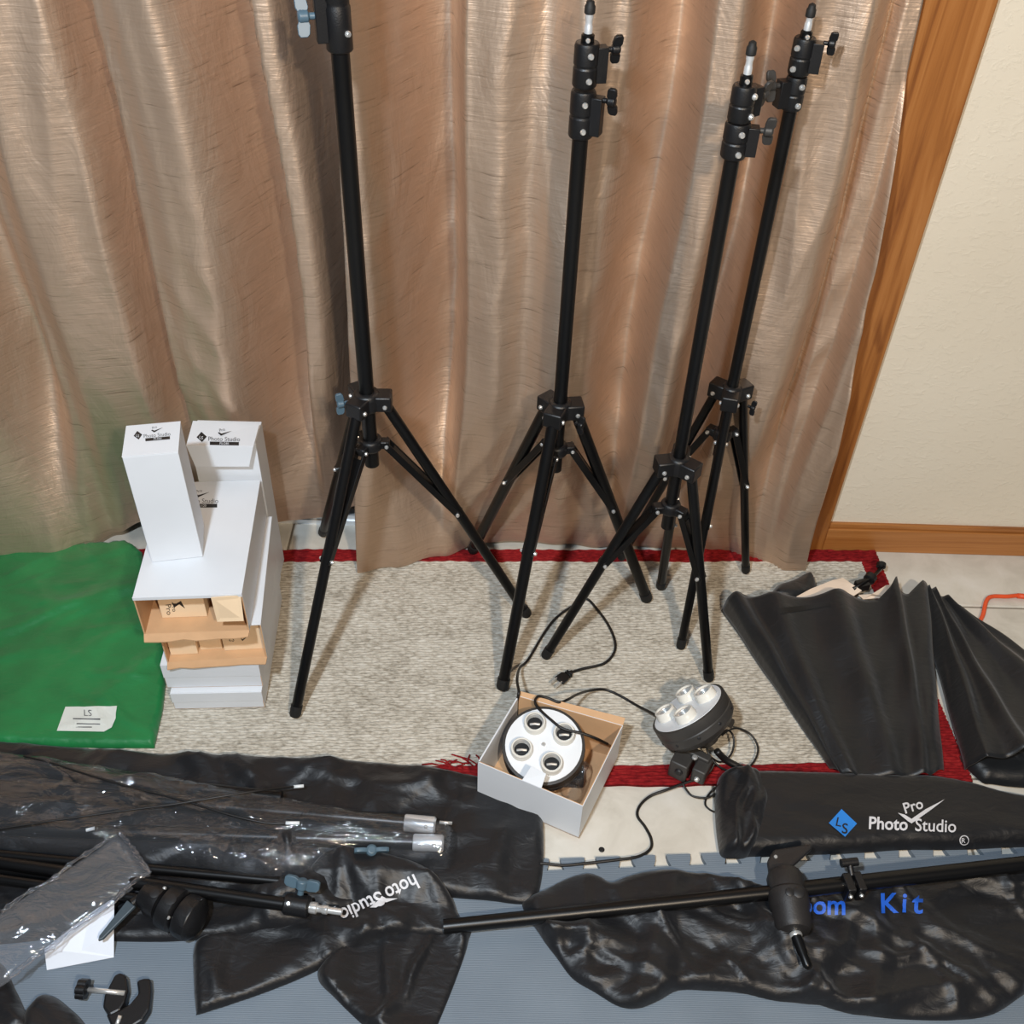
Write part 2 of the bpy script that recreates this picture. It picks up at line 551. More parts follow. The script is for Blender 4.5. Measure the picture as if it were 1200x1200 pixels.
curtain('curtain', 'brown satin curtain on the left, hanging behind the white boxes', 
        [(-700, 0.02), (-620, -0.03), (-540, 0.03), (-460, -0.03), (-380, 0.03), (-300, -0.03), (-200, 0.03), (-110, -0.03), (-40, 0.02), (0, -0.012), (40, -0.030), (112, -0.024), (150, 0.022), (164, -0.020), (200, -0.030), (232, -0.036), (322, 0.042), (336, -0.030), (352, -0.030), (398, 0.026), (440, 0.035)],
        [(-700, 640, 1.52), (-300, 645, 1.50), (-60, 650, 1.48), (0, 650, 1.48), (60, 650, 1.49), (105, 640, 1.525), (135, 624, 1.555), (165, 612, 1.57), (215, 606, 1.575), (300, 613, 1.565), (340, 610, 1.58), (375, 606, 1.588), (420, 592, 1.59)],
        (-1.75, -1.70), (-0.255, -0.19), 1.570, 3)
curtain('curtain', 'brown satin curtain on the right, hanging beside the oak door casing behind the stands',
        [(398, -0.026), (416, -0.032), (520, 0.046), (542, -0.020), (580, -0.028), (615, -0.018), (662, -0.034), (690, -0.026), (762, 0.030), (784, -0.030), (806, -0.034), (866, 0.030), (888, -0.028), (936, -0.034), (1008, 0.030), (1026, -0.018), (1050, -0.03), (1100, -0.02)],
        [(418, 671, 1.468), (460, 664, 1.487), (520, 651, 1.53), (565, 636, 1.565), (600, 634, 1.572), (650, 637, 1.572), (700, 641, 1.572), (740, 640, 1.575), (815, 643, 1.575), (854, 646, 1.572), (878, 655, 1.555), (900, 662, 1.54), (922, 669, 1.513), (945, 668, 1.513)],
        (-0.284, -0.245), (0.640, 0.578), 1.548, 8)
rod = thing('curtain_rod', 'curtain rod above the sliding door carrying both brown curtains', 'rod', (-0.5, 1.53, 2.16))
b = MB(); b.tube([(-1.8, 1.53, 2.165), (0.75, 1.53, 2.165)], 0.014, 12); b.build('pole', M['black_metal'], rod)
for x in (-1.6, -0.4, 0.66):
    MB().box(x - 0.01, x + 0.01, 1.53, 1.602, 2.155, 2.175).build('bracket', M['black_metal'], rod, 0)

# ------------------------------------------------------------------ rug: rows of yarn as real ribs
RC = (F_ := G(1024, 647)).to_2d()
ra = math.radians(2.3)
rx, ry = Vector((math.cos(ra), math.sin(ra))), Vector((-math.sin(ra), math.cos(ra)))
RD, RW, BW = 0.575, 1.90, 0.040
rug = thing('rug', 'beige ribbed rug with a dark red border under the light stands', 'rug', (RC.x - 0.95, RC.y - 0.28, 0))
def ribs(name, mat, s0, s1, t0, t1, pitch, amp, nx):
    """s runs left from the far right corner, t runs towards the camera"""
    nrow = max(1, round((t1 - t0) / pitch)); per = 5
    ts = np.linspace(t0, t1, nrow * per + 1); ss = np.linspace(s0, s1, nx)
    S, T = np.meshgrid(ss, ts)
    ph = ((T - t0) / (t1 - t0) * nrow) % 1.0
    h = 0.0055 + amp * np.sin(np.pi * ph) ** 0.7 * (0.8 + 0.3 * np.sin(S * 210 + np.floor((T - t0) / (t1 - t0) * nrow) * 2.3))
    Tw = T + 0.0012 * np.sin(S * 31 + T * 40) + 0.0007 * np.sin(S * 97 + T * 300)
    X = RC.x - S * rx.x - Tw * ry.x; Y = RC.y - S * rx.y - Tw * ry.y
    m = len(ts)
    b = MB()
    b.add(np.stack([X, Y, h], -1).reshape(-1, 3), [(j * nx + i, (j + 1) * nx + i, (j + 1) * nx + i + 1, j * nx + i + 1) for j in range(m - 1) for i in range(nx - 1)][::1])
    b.f = [tuple(reversed(f)) for f in b.f]
    e = lambda a: [a * nx + i for i in range(nx)]
    # skirt down to the floor
    ring = [i for i in range(nx)] + [j * nx + nx - 1 for j in range(1, m)] + [(m - 1) * nx + i for i in range(nx - 2, -1, -1)] + [j * nx for j in range(m - 2, 0, -1)]
    n0 = len(b.v)
    low = [(b.v[i][0], b.v[i][1], 0.0005) for i in ring]
    b.v += low
    for i in range(len(ring)):
        k = (i + 1) % len(ring)
        b.f.append((ring[i], ring[k], n0 + k, n0 + i)); b.m.append(0)
    return b.build(name, mat, rug, 180)
ribs('field', M['yarn_beige'], BW, RW - BW, BW - 0.004, RD - BW, 0.0062, 0.0042, 420)
ribs('border', M['yarn_red'], 0.0, RW, 0.0, BW - 0.004, 0.0062, 0.0042, 420)
ribs('border', M['yarn_red'], 0.0, RW, RD - BW, RD, 0.0062, 0.0042, 420)
ribs('border', M['yarn_red'], 0.0, BW, BW - 0.004, RD - BW, 0.0062, 0.0042, 24)
ribs('border', M['yarn_red'], RW - BW, RW, BW - 0.004, RD - BW, 0.0062, 0.0042, 24)
b = MB()
for k in range(16):
    p = G(518 + k * 3.0, 896 + random.uniform(-3, 5), 0.010)
    q = p + V(random.uniform(-0.035, 0.02), random.uniform(0.0, 0.016), 0.001)
    b.tube([p, (p + q) / 2 + V(0, 0, 0.005), q], 0.0014, 5)
fr = b.build('loose_thread', M['yarn_red'], rug); fr['kind'] = 'stuff'

# ------------------------------------------------------------------ foam mat with a dovetailed edge
ZM = 0.010
e0, e1 = G(640, 1020, ZM), G(1200, 1000, ZM)
ed = (e1 - e0).normalized(); en = Vector((-ed.y, ed.x, 0))
pitch, depth = 0.0568, 0.020
poly = []
off0 = -0.6
# the tooth row runs along the far edge of the mat
for k in range(int(2.1 / pitch)):
    s = off0 - 0.40 + k * pitch + 0.0065
    for (ds, dn) in ((0.000, 0), (-0.004, depth * 0.55), (-0.005, depth), (0.034, depth), (0.033, depth * 0.55), (0.029, 0)):
        p = e0 + ed * (s + ds) + en * dn
        poly.append((p.x, p.y, ZM))
pr, pl = e0 + ed * 1.3, e0 + ed * -1.1
poly.append((pr.x, pr.y, ZM))
poly += [(pr.x + 0.05, pr.y - 0.75, ZM), (pl.x + 0.05, pl.y - 0.75, ZM), (pl.x, pl.y, ZM)]
mat_o = MB().prism(poly, (0, 0, -ZM + 0.0004)).build('foam_mat', M['foam'], None, 0)
tag(mat_o, 'grey foam floor mat with a toothed jigsaw edge under the black bags', 'mat')

# ------------------------------------------------------------------ cloth heightfields
def crumple(x, y, seed, dens, wmin, wmax, ax=None, spread=1.57):
    """sum of tent-shaped creases, each a short bent line of its own width and length"""
    rg = np.random.RandomState(seed)
    z = np.zeros_like(x)
    wx = x + 0.010 * np.sin(17 * y + seed) + 0.004 * np.sin(53 * y + 21 * x)
    wy = y + 0.010 * np.sin(15 * x + 2 * seed) + 0.004 * np.sin(47 * x - 29 * y)
    x0, x1, y0, y1 = x.min(), x.max(), y.min(), y.max()
    n = int(max(6, dens * (x1 - x0) * (y1 - y0) / 0.01))
    for k in range(n):
        a = rg.uniform(-spread, spread) + (ax if ax is not None else 0)
        cx, cy = rg.uniform(x0, x1), rg.uniform(y0, y1)
        w = wmin * (wmax / wmin) ** rg.uniform() 
        L = w * rg.uniform(3.0, 7.0)
        dx, dy = wx - cx, wy - cy
        s_ = dx * math.cos(a) + dy * math.sin(a)
        d = -dx * math.sin(a) + dy * math.cos(a) + 0.9 * s_ * s_ * rg.uniform(-1, 1)
        sk = rg.uniform(0.35, 1.0)
        d = np.where(d > 0, d / w, -d / (w * sk))
        tent = np.clip(1.08 - np.sqrt(d * d + 0.006), 0, 1)
        z += rg.uniform(0.4, 1.0) * (w / wmax) ** 0.75 * tent * np.exp(-(s_ / L) ** 2)
    return z

def cloth(name, outline, mat, parent, thick, edge, fold, seed, spacing=0.009, z0=0.0105, zpx=None, dens=1.6, wmin=0.007, wmax=0.035, ax=None, spread=1.57, extra=None, smooth=True, wob=0.0, power=0.6, z0fn=None):
    """a lying, puffed and creased piece of cloth with the given outline (photo pixels laid onto its own height)"""
    zpx = z0 + thick * 0.3 if zpx is None else zpx
    w = [G(p[0], p[1], zpx)[:2] for p in outline]
    if smooth:
        w = crspline(w, 6, True)
    w = np.array([tuple(p) for p in w])
    # resample the outline evenly
    P = []
    for i in range(len(w)):
        a, c = w[i], w[(i + 1) % len(w)]
        m = max(1, int(np.hypot(*(c - a)) / (spacing * 0.8)))
        for k in range(m):
            P.append(a + (c - a) * k / m)
    P = np.array(P)
    if wob:
        t = np.arange(len(P))
        P = P + wob * np.stack([np.sin(t * 0.61 + seed), np.cos(t * 0.47 + seed)], 1)
    nb = len(P)
    xs = np.arange(P[:, 0].min(), P[:, 0].max(), spacing); ys = np.arange(P[:, 1].min(), P[:, 1].max(), spacing)
    gx, gy = np.meshgrid(xs, ys); gx = gx.ravel(); gy = gy.ravel()
    rg = np.random.RandomState(seed)
    gx = gx + rg.uniform(-0.3, 0.3, gx.shape) * spacing; gy = gy + rg.uniform(-0.3, 0.3, gy.shape) * spacing
    ins = np.zeros(gx.shape, bool)
    for i in range(nb):
        (xa, ya), (xb, yb) = P[i], P[(i + 1) % nb]
        if ya == yb:
            continue
        c = ((ya > gy) != (yb > gy)) & (gx < (xb - xa) * (gy - ya) / (yb - ya) + xa)
        ins ^= c
    gx, gy = gx[ins], gy[ins]
    def dist(x, y):
        d = np.full(x.shape, 9.0)
        for i in range(nb):
            a, c = P[i], P[(i + 1) % nb]
            e = c - a; L2 = max(1e-12, e @ e)
            t = np.clip(((x - a[0]) * e[0] + (y - a[1]) * e[1]) / L2, 0, 1)
            d = np.minimum(d, np.hypot(x - a[0] - t * e[0], y - a[1] - t * e[1]))
        return d
    d = dist(gx, gy)
    keep = d > spacing * 0.4
    gx, gy, d = gx[keep], gy[keep], d[keep]
    X = np.concatenate([P[:, 0], gx]); Y = np.concatenate([P[:, 1], gy]); D = np.concatenate([np.zeros(nb), d])
    prof = np.clip(D / edge, 0, 1)
    prof = (1 - (1 - prof) ** 2) ** power
    em = np.clip(D / (edge * 0.6), 0.0, 1)
    zb = np.full(X.shape, z0) if z0fn is None else z0fn(X, Y)
    Z = zb + 0.002 + thick * prof + fold * (0.2 + 0.8 * em) * crumple(X, Y, seed, dens, wmin, wmax, ax, spread)
    if extra is not None:
        Z = Z + extra(X, Y, D)
    Z = np.maximum(Z, zb + 0.0015)
    verts = [Vector((float(a), float(c))) for a, c in zip(X, Y)]
    res = delaunay_2d_cdt(verts, [], [list(range(nb))], 1, 1e-6)
    vo, fo, orig = res[0], res[2], res[3]
    zz = [float(Z[o[0]]) if len(o) else z0 + 0.003 for o in orig]
    b = MB()
    b.add([(p.x, p.y, q) for p, q in zip(vo, zz)], [tuple(f) for f in fo])
    # skirt and underside
    bi = [None] * nb
    for i, o in enumerate(orig):
        for k in o:
            if k < nb:
                bi[k] = i
    bi = [i for i in bi if i is not None]
    n0 = len(b.v)
    b.v += [(b.v[i][0], b.v[i][1], b.v[i][2] - 0.0018) for i in bi]
    m = len(bi)
    # orientation of the outline
    ar = sum(P[i][0] * P[(i + 1) % nb][1] - P[(i + 1) % nb][0] * P[i][1] for i in range(nb))
    for i in range(m):
        k = (i + 1) % m
        q = (bi[i], n0 + i, n0 + k, bi[k])
        b.f.append(q if ar > 0 else tuple(reversed(q))); b.m.append(0)
    return b.build(name, mat, parent, 180)

def bvh_of(o):
    loc = parent_loc(o)
    me = o.data
    return BVHTree.FromPolygons([Vector(v.co) + loc for v in me.vertices], [tuple(p.vertices) for p in me.polygons])

def drape(name, polys, target, mat, parent, lift=0.0009, sub=0.006):
    """flat print: 2D shapes in photo pixels laid onto the surface they are printed on"""
    bv = bvh_of(target)
    b = MB()
    for (vs, fs) in polys:
        pts, ok = [], True
        for (x, y) in vs:
            d = ray(x, y).normalized()
            h = bv.ray_cast(CO, d)
            if h[0] is None:
                ok = False
                pts.append(None)
            else:
                nn = h[1] if h[1].dot(d) < 0 else -h[1]
                pts.append(h[0] + nn * lift)
        fs = [f for f in fs if all(pts[i] is not None for i in f)]
        pts = [p if p is not None else Vector((0, 0, 0)) for p in pts]
        used = sorted({i for f in fs for i in f})
        mp = {i: k for k, i in enumerate(used)}
        b.add([pts[i] for i in used], [tuple(mp[i] for i in f) for f in fs])
    return b.build(name, mat, parent, 0)

def refine(vs, fs, maxlen):
    """split long edges so that print can follow a curved surface"""
    import bmesh
    bm = bmesh.new()
    vv = [bm.verts.new((x, y, 0)) for x, y in vs]
    for f in fs:
        try:
            bm.faces.new([vv[i] for i in f])
        except ValueError:
            pass
    bmesh.ops.triangulate(bm, faces=bm.faces[:])
    for _ in range(6):
        es = [e for e in bm.edges if e.calc_length() > maxlen]
        if not es:
            break
        bmesh.ops.subdivide_edges(bm, edges=es, cuts=1)
        bmesh.ops.triangulate(bm, faces=bm.faces[:])
    bm.verts.index_update()
    out = ([(v.co.x, v.co.y) for v in bm.verts], [tuple(v.index for v in f.verts) for f in bm.faces])
    bm.free()
    return out

def text2d(s, x, y, size, ang=0.0, bold=0.0, shear=0.0, wscale=1.0, align='LEFT', space=1.0, maxlen=9):
    """outline text as 2D polygons in photo pixels; ang turns it (degrees, clockwise on the picture)"""
    cu = bpy.data.curves.new('t', 'FONT')
    cu.body = s
    cu.size = size
    cu.offset = bold * size
    cu.shear = shear
    cu.align_x = align
    cu.space_character = space
    cu.resolution_u = 3
    to = bpy.data.objects.new('t', cu)
    me = to.to_mesh()
    c, sn = math.cos(math.radians(ang)), math.sin(math.radians(ang))
    vs = []
    for v in me.vertices:
        u, w = v.co.x * wscale, v.co.y
        vs.append((x + u * c + w * sn, y + u * sn - w * c))
    fs = [tuple(p.vertices) for p in me.polygons]
    to.to_mesh_clear()
    bpy.data.objects.remove(to)
    bpy.data.curves.remove(cu)
    return refine(vs, fs, maxlen)

def poly2d(pts, maxlen=9):
    return refine(list(pts), [tuple(range(len(pts)))], maxlen)

# ------------------------------------------------------------------ light stands
RIV = {}
def rivet(parent, p, ax, r=0.0036, h=0.003, name='rivet', mat='chrome'):
    """one rivet head; all rivets of a size share a mesh"""
    key = (round(r, 5), round(h, 5), mat)
    if key not in RIV:
        b = MB()
        b.lathe([(r, -0.001), (r, h * 0.4), (r * 0.7, h), (0.0001, h * 1.05)], (0, 0, 0), (0, 0, 1), 10)
        o = b.build(name, M[mat], None)
        o.parent = parent
        RIV[key] = o.data
    else:
        o = bpy.data.objects.new(name, RIV[key])
        COL.objects.link(o)
        o.parent = parent
    o.location = Vector(p) - parent_loc(parent)
    o.rotation_euler = Vector(ax).to_track_quat('Z', 'Y').to_euler()
    return o

def wing_knob(name, parent, p, ax, up, mat, s=1.0):
    """thumb screw: hub along ax with two wings spread along up"""
    ax, up = Vector(ax).normalized(), Vector(up)
    up = (up - ax * up.dot(ax)).normalized()
    side = ax.cross(up)
    b = MB()
    b.lathe([(0.005 * s, 0), (0.005 * s, 0.010 * s), (0.009 * s, 0.012 * s), (0.0095 * s, 0.024 * s), (0.006 * s, 0.027 * s)], p, ax, 14)
    c = Vector(p) + ax * 0.019 * s
    for sg in (-1, 1):
        pts = []
        for (a, h, w) in ((0.005, 0.0, 0.0065), (0.012, 0.0005, 0.0095), (0.024, 0.0015, 0.0085), (0.028, 0.002, 0.0050)):
            pts.append((a, h, w))
        poly = [c + up * sg * a * s + ax * (h + w) * s for a, h, w in pts] + [c + up * sg * a * s + ax * (h - w) * s for a, h, w in reversed(pts)]
        b.prism([q - side * 0.0035 * s for q in poly], side * 0.007 * s)
    return b.build(name, mat, parent, 40, 0.0008)

def clamp(parent, c, z0, z1, R, bolt_dir, knob_dir, knob_mat, seed=0, knob_z=0.35, name='clamp_collar', lug=True, knob=True, ks=0.75):
    c = Vector((c[0], c[1], 0)); H = z1 - z0
    b = MB()
    b.lathe([(R * 0.9, 0), (R, 0.003), (R, H * 0.44), (R * 0.94, H * 0.46), (R * 0.94, H * 0.50), (R, H * 0.52), (R, H - 0.004), (R * 0.92, H)], c + V(0, 0, z0), (0, 0, 1), 22)
    bd = Vector((*bolt_dir, 0)).normalized(); kd = Vector((*knob_dir, 0)).normalized()
    if lug:
        b.slab(c + kd * (R + 0.003) + V(0, 0, z0 + H * 0.5), kd * 0.008, kd.cross(V(0, 0, 1)) * 0.009, V(0, 0, H * 0.40))
    o = b.build(name, M['black_plastic'], parent, 40, 0.0012)
    for q in (0.2, 0.76):
        rivet(o, c + bd * (R + 0.0004) + V(0, 0, z0 + H * q), bd, 0.0042, 0.003, 'bolt')
    if knob:
        wing_knob('wing_knob', o, c + kd * (R + 0.009) + V(0, 0, z0 + H * knob_z), kd, (kd.cross(V(0, 0, 1)) * 0.35 + V(0, 0, 1)), knob_mat, ks)
    return o

def spigot(parent, c, z0, zt, r):
    c = Vector((c[0], c[1], 0))
    b = MB()
    b.lathe([(r * 1.55, 0), (r * 1.55, 0.012), (r * 1.2, 0.014)], c + V(0, 0, z0), (0, 0, 1), 16)
    o = b.build('spigot_socket', M['black_metal'], parent)
    b = MB()
    b.lathe([(r, 0.010), (r, 0.022), (r * 0.86, 0.024), (r * 0.86, 0.030), (r, 0.032), (r * 0.92, zt - z0 - 0.012)], c + V(0, 0, z0), (0, 0, 1), 16)
    b.build('spigot', M['aluminium'], parent)
    b = MB()
    b.lathe([(r * 1.1, zt - z0 - 0.015), (r * 1.25, zt - z0 - 0.014), (r * 1.25, zt - z0 - 0.006), (r * 1.0, zt - z0 - 0.004), (r * 0.9, zt - z0), (r * 0.3, zt - z0 + 0.002)], c + V(0, 0, z0), (0, 0, 1), 16)
    b.build('spigot_cap', M['rubber'], parent)
    rivet(o, c + V(0, -r * 1.55, z0 + 0.007), (0, -1, 0), 0.0032, 0.003, 'bolt')

def light_stand(label, c, r, feet, zh, zl, pole_top, rl=0.0088):
    t = thing('light_stand', label, 'light stand', (c[0], c[1], 0.0), 'light stands')
    b = MB(); b.tube([(c[0], c[1], zl - 0.045), (c[0], c[1], pole_top)], r, 20); b.build('pole', M['black_metal'], t)
    C = Vector((c[0], c[1], 0))
    hub, low = MB(), MB()
    hub.lathe([(r * 1.5, -0.016), (r * 1.85, -0.012), (r * 1.85, 0.012), (r * 1.4, 0.018)], C + V(0, 0, zh), (0, 0, 1), 22)
    low.lathe([(r * 1.4, -0.010), (r * 1.7, -0.007), (r * 1.7, 0.007), (r * 1.4, 0.012)], C + V(0, 0, zl), (0, 0, 1), 22)
    hr, lr = [], []
    legs = []
    for f in feet:
        f = Vector(f)
        d = (f - C); d.z = 0; d.normalize(); s = d.cross(V(0, 0, 1))
        piv = C + d * (r + 0.017) + V(0, 0, zh - 0.008)
        hub.slab(C + d * (r + 0.010) + V(0, 0, zh), d * 0.018, s * (rl + 0.0060), V(0, 0, 0.0140))
        low.slab(C + d * (r + 0.007) + V(0, 0, zl), d * 0.013, s * 0.0085, V(0, 0, 0.0075))
        foot = f + (piv - f).normalized() * 0.002
        b = MB()
        b.tube([piv, foot + (piv - foot).normalized() * 0.022], rl, 14)
        leg = b.build('leg', M['black_metal'], t)
        dn = (foot - piv).normalized()
        b = MB()
        b.tube([foot - dn * 0.024, foot - dn * 0.006, foot - dn * 0.002], [rl * 1.13, rl * 1.13, rl * 0.95], 14)
        b.build('rubber_foot', M['rubber'], leg)
        # brace: paired flat straps from the lower collar to the leg
        k = 0.46
        j = piv + (foot - piv) * k
        a = C + d * (r + 0.015) + V(0, 0, zl - 0.001)
        b = MB()
        e = (j - a).normalized(); nrm = e.cross(s).normalized()
        L = (j - a).length / 2
        for sg in (-1, 1):
            b.slab((a + j) / 2 + s * sg * (rl * 0.86), e * (L + 0.006), s * 0.0016, nrm * 0.0062)
        b.slab((a + j) / 2 - nrm * 0.004, e * (L - 0.012), s * (rl * 0.8), nrm * 0.0012)
        br = b.build('brace', M['black_metal'], t, 0, 0.0006)
        for sg in (-1, 1):
            hr.append((C + d * (r + 0.017) + V(0, 0, zh - 0.004) + s * sg * (rl + 0.0055), s * sg, 0.0040, 0.0032))
            lr.append((a + s * sg * 0.0092, s * sg, 0.0036, 0.003))
        for sg in (-1, 1):
            rivet(br, j + s * sg * (rl + 0.0016), s * sg, 0.0036, 0.0032)
        legs.append((piv, foot, d))
    ho = hub.build('hub', M['black_plastic'], t, 40, 0.0035)
    for q in hr:
        rivet(ho, *q)
    lo = low.build('lower_collar', M['black_plastic'], t, 40, 0.0035)
    for q in lr:
        rivet(lo, *q)
    return t, ho

ZR = 0.0102
# stand 1: the tall backdrop support on the left
c1 = (-0.218, 1.356)
s1, h1 = light_stand('tallest black tripod light stand at the left with grey wing knobs, top out of frame', c1, 0.0122,
                     [G(345, 841, ZR), G(619, 722, ZR), G(378, 626, ZR)], 0.525, 0.437, 1.10, 0.0092)
wing_knob('wing_knob', h1, Vector((c1[0] - 0.028, c1[1] - 0.012, 0.528)), (-1, -0.35, 0), (0.1, 0, 1), M['blue_grey_plastic'], 0.72)
clamp(s1, c1, 1.066, 1.185, 0.0172, (0.75, -0.66), (-1, -0.3), M['blue_grey_plastic'], knob_z=0.36, ks=0.85)
b = MB(); b.tube([(c1[0], c1[1], 1.16), (c1[0], c1[1], 1.42)], 0.0095, 18); b.build('upper_tube', M['black_metal'], s1)
spigot(s1, c1, 1.41, 1.475, 0.0062)
# stand 2: middle
c2 = (0.0965, 1.386)
s2, h2 = light_stand('black tripod light stand alone in the middle, between the tallest stand and the right-hand pair', c2, 0.0112,
                     [G(588, 809, ZR), G(759, 704, ZR), G(553, 646, ZR)], 0.497, 0.413, 0.965, 0.0104)
clamp(s2, c2, 0.955, 1.018, 0.0172, (0.12, -1), (0.9, -0.35), M['black_plastic'], knob_z=0.85, ks=0.72)
clamp(s2, c2, 1.022, 1.078, 0.0165, (0.3, -1), (0.95, 0.2), M['black_plastic'], knob_z=0.82, ks=0.72)
spigot(s2, c2, 1.075, 1.127, 0.0056)
wing_knob('wing_knob', h2, Vector((c2[0] + 0.026, c2[1] - 0.02, 0.485)), (0.8, -0.6, 0), (0.2, 0, 1), M['black_plastic'], 0.6)
# stand 3: front of the right pair
c3 = (0.290, 1.302)
s3, h3 = light_stand('black tripod light stand, front one of the right-hand pair, its feet nearest the lamp head', c3, 0.0102,
                     [G(638, 771, ZR), G(831, 798, ZR), G(774, 689, ZR)], 0.455, 0.362, 0.985, 0.0088)
clamp(s3, c3, 0.968, 1.014, 0.0168, (0.2, -1), (0.95, -0.1), M['grey_plastic'], knob_z=0.8, ks=0.72)
clamp(s3, c3, 1.015, 1.060, 0.0155, (0.75, -0.7), (0.8, 0.55), M['grey_plastic'], knob_z=0.6, ks=0.66)
spigot(s3, c3, 1.059, 1.110, 0.0052)
# stand 4: rear of the right pair
c4 = (0.389, 1.438)
s4, h4 = light_stand('black tripod light stand, rear one of the right-hand pair, standing nearest the door casing', c4, 0.0096,
                     [G(797, 761, ZR), G(874, 671, ZR), G(727, 655, ZR)], 0.503, 0.415, 0.99, 0.0080)
clamp(s4, c4, 0.983, 1.028, 0.0145, (0.4, -1), (-1, -0.3), M['grey_plastic'], knob_z=0.75, ks=0.72)
clamp(s4, c4, 1.030, 1.078, 0.0150, (-0.7, -0.7), (0.9, -0.2), M['black_plastic'], knob_z=0.9, ks=0.6)
spigot(s4, c4, 1.073, 1.118, 0.0052)
wing_knob('wing_knob', h4, Vector((c4[0] + 0.03, c4[1] - 0.012, 0.487)), (0.8, -0.6, 0), (0.2, 0, 1), M['black_plastic'], 0.5)

# ------------------------------------------------------------------ cartons and white boxes
def frame(p0, ang):
    a = math.radians(ang)
    return Vector(p0), Vector((math.cos(a), math.sin(a), 0)), Vector((-math.sin(a), math.cos(a), 0))

def carton(label, p0, ang, w, d, h, kind, group='stacked cartons', seed=0, droop=0.0025):
    """p0: front left bottom corner; white outside, tan inside"""
    P, ex, ey = frame(p0, ang)
    ez = V(0, 0, 1)
    t = thing('carton', label, 'box', tuple(P + ex * w / 2 + ey * d / 2), group)
    th = 0.0012
    W, T = 0, 1
    def pan(a0, a1, b0, b1, c0, c1, mi):
        b.slab(P + ex * (a0 + a1) / 2 + ey * (b0 + b1) / 2 + ez * (c0 + c1) / 2, ex * (a1 - a0) / 2, ey * (b1 - b0) / 2, ez * (c1 - c0) / 2, mi)
    b = MB()
    pan(0, w, 0, d, 0, 2 * th, [W, W, T, W, W, T])
    pan(0, w, 0, d, h - 2 * th, h, [W, W, W, W, T, W])
    pan(0, 2 * th, 0, d, 2 * th, h - 2 * th, [W, T, T, W, W, W])
    pan(w - 2 * th, w, 0, d, 2 * th, h - 2 * th, [T, W, T, W, W, W])
    pan(0, w, d - 2 * th, d, 2 * th, h - 2 * th, [W, W, T, W, W, W])
    body = b.build('body', [M['white_card'], M['tan_card']], t, 0, 0.0006)
    if kind == 'closed':
        b = MB(); pan(0.001, w - 0.001, -0.001, 0.001, 0.002, h * 0.50, 0)
        b.build('front_flap', [M['white_card'], M['tan_card']], t, 0, 0.0005)
        b = MB(); pan(0.0, w, -0.0022, -0.0002, h * 0.46, h - 0.0005, 0)
        b.build('front_flap', [M['white_card'], M['tan_card']], t, 0, 0.0005)
    else:
        # lower flap lies open towards the front, a little drooping and ragged at its edge
        rg = random.Random(seed)
        b = MB()
        n = 8
        up = [P + ex * (w * i / n) + ez * 0.0024 for i in range(n + 1)]
        out = [P + ex * (w * (0.01 + 0.98 * i / n)) - ey * (0.012 + rg.uniform(-0.002, 0.002)) - ez * (droop + droop * rg.uniform(-0.5, 0.3)) for i in range(n + 1)]
        top = up + out
        vs = top + [p - ez * 0.002 for p in top]
        m = n + 1
        fs, mi = [], []
        for i in range(n):
            fs.append((i, m + i, m + i + 1, i + 1)); mi.append(1)
            fs.append((2 * m + i, 2 * m + i + 1, 3 * m + i + 1, 3 * m + i)); mi.append(0)
            fs.append((m + i, 3 * m + i, 3 * m + i + 1, m + i + 1)); mi.append(1)
        fs.append((0, 2 * m, 3 * m, m)); mi.append(1)
        fs.append((n, m + n, 3 * m + n, 2 * m + n)); mi.append(1)
        b.add(vs, fs, mi)
        b.build('lower_flap', [M['white_card'], M['tan_card']], t, 0)
    return t, body, (P, ex, ey)

def solid_box(name, label, cat, P, ex, ey, w, d, h, mat, group=None, part='body', lid=True):
    ez = V(0, 0, 1)
    t = thing(name, label, cat, tuple(P + ex * w / 2 + ey * d / 2), group)
    b = MB()
    b.slab(P + ex * w / 2 + ey * d / 2 + ez * (h - 0.0012) / 2, ex * w / 2, ey * d / 2, ez * (h - 0.0012) / 2)
    body = b.build(part, mat, t, 0, 0.0012)
    top = None
    if lid:
        b = MB()
        b.slab(P + ex * w / 2 + ey * d / 2 + ez * (h - 0.0006), ex * (w / 2 + 0.0002), ey * (d / 2 + 0.0002), ez * 0.0006)
        top = b.build('lid', mat, t, 0, 0.0003)
    return t, body, top

fD0, fD1 = G(205, 831, 0.0105), G(312, 831, 0.0105)
ang0 = math.degrees(math.atan2(fD1.y - fD0.y, fD1.x - fD0.x))
ZB = 0.0105
carton('flat white closed carton at the bottom of the stack on the rug', fD0, 3.5, 0.158, 0.265, 0.046, 'closed')
pA = G(196, 806, ZB + 0.047)
carton('white closed carton second from the bottom of the stack', pA, 3.5, 0.166, 0.27, 0.064, 'closed')
pB = G(196, 777, 0.124)
zB = 0.1225
pB.z = zB
tB, bB, fB = carton('open carton in the middle of the stack, three small boxes inside', pB, 6.5, 0.168, 0.27, 0.086, 'open', seed=2, droop=-0.0005)
zC = zB + 0.0865
pC = G(155, 700, zC + 0.090); pC.z = zC
tC, bC, fC = carton('open carton on top of the stack with a tan flap, carrying the tall white box', pC, 5.0, 0.171, 0.283, 0.090, 'open', seed=5)
ZCT = zC + 0.090
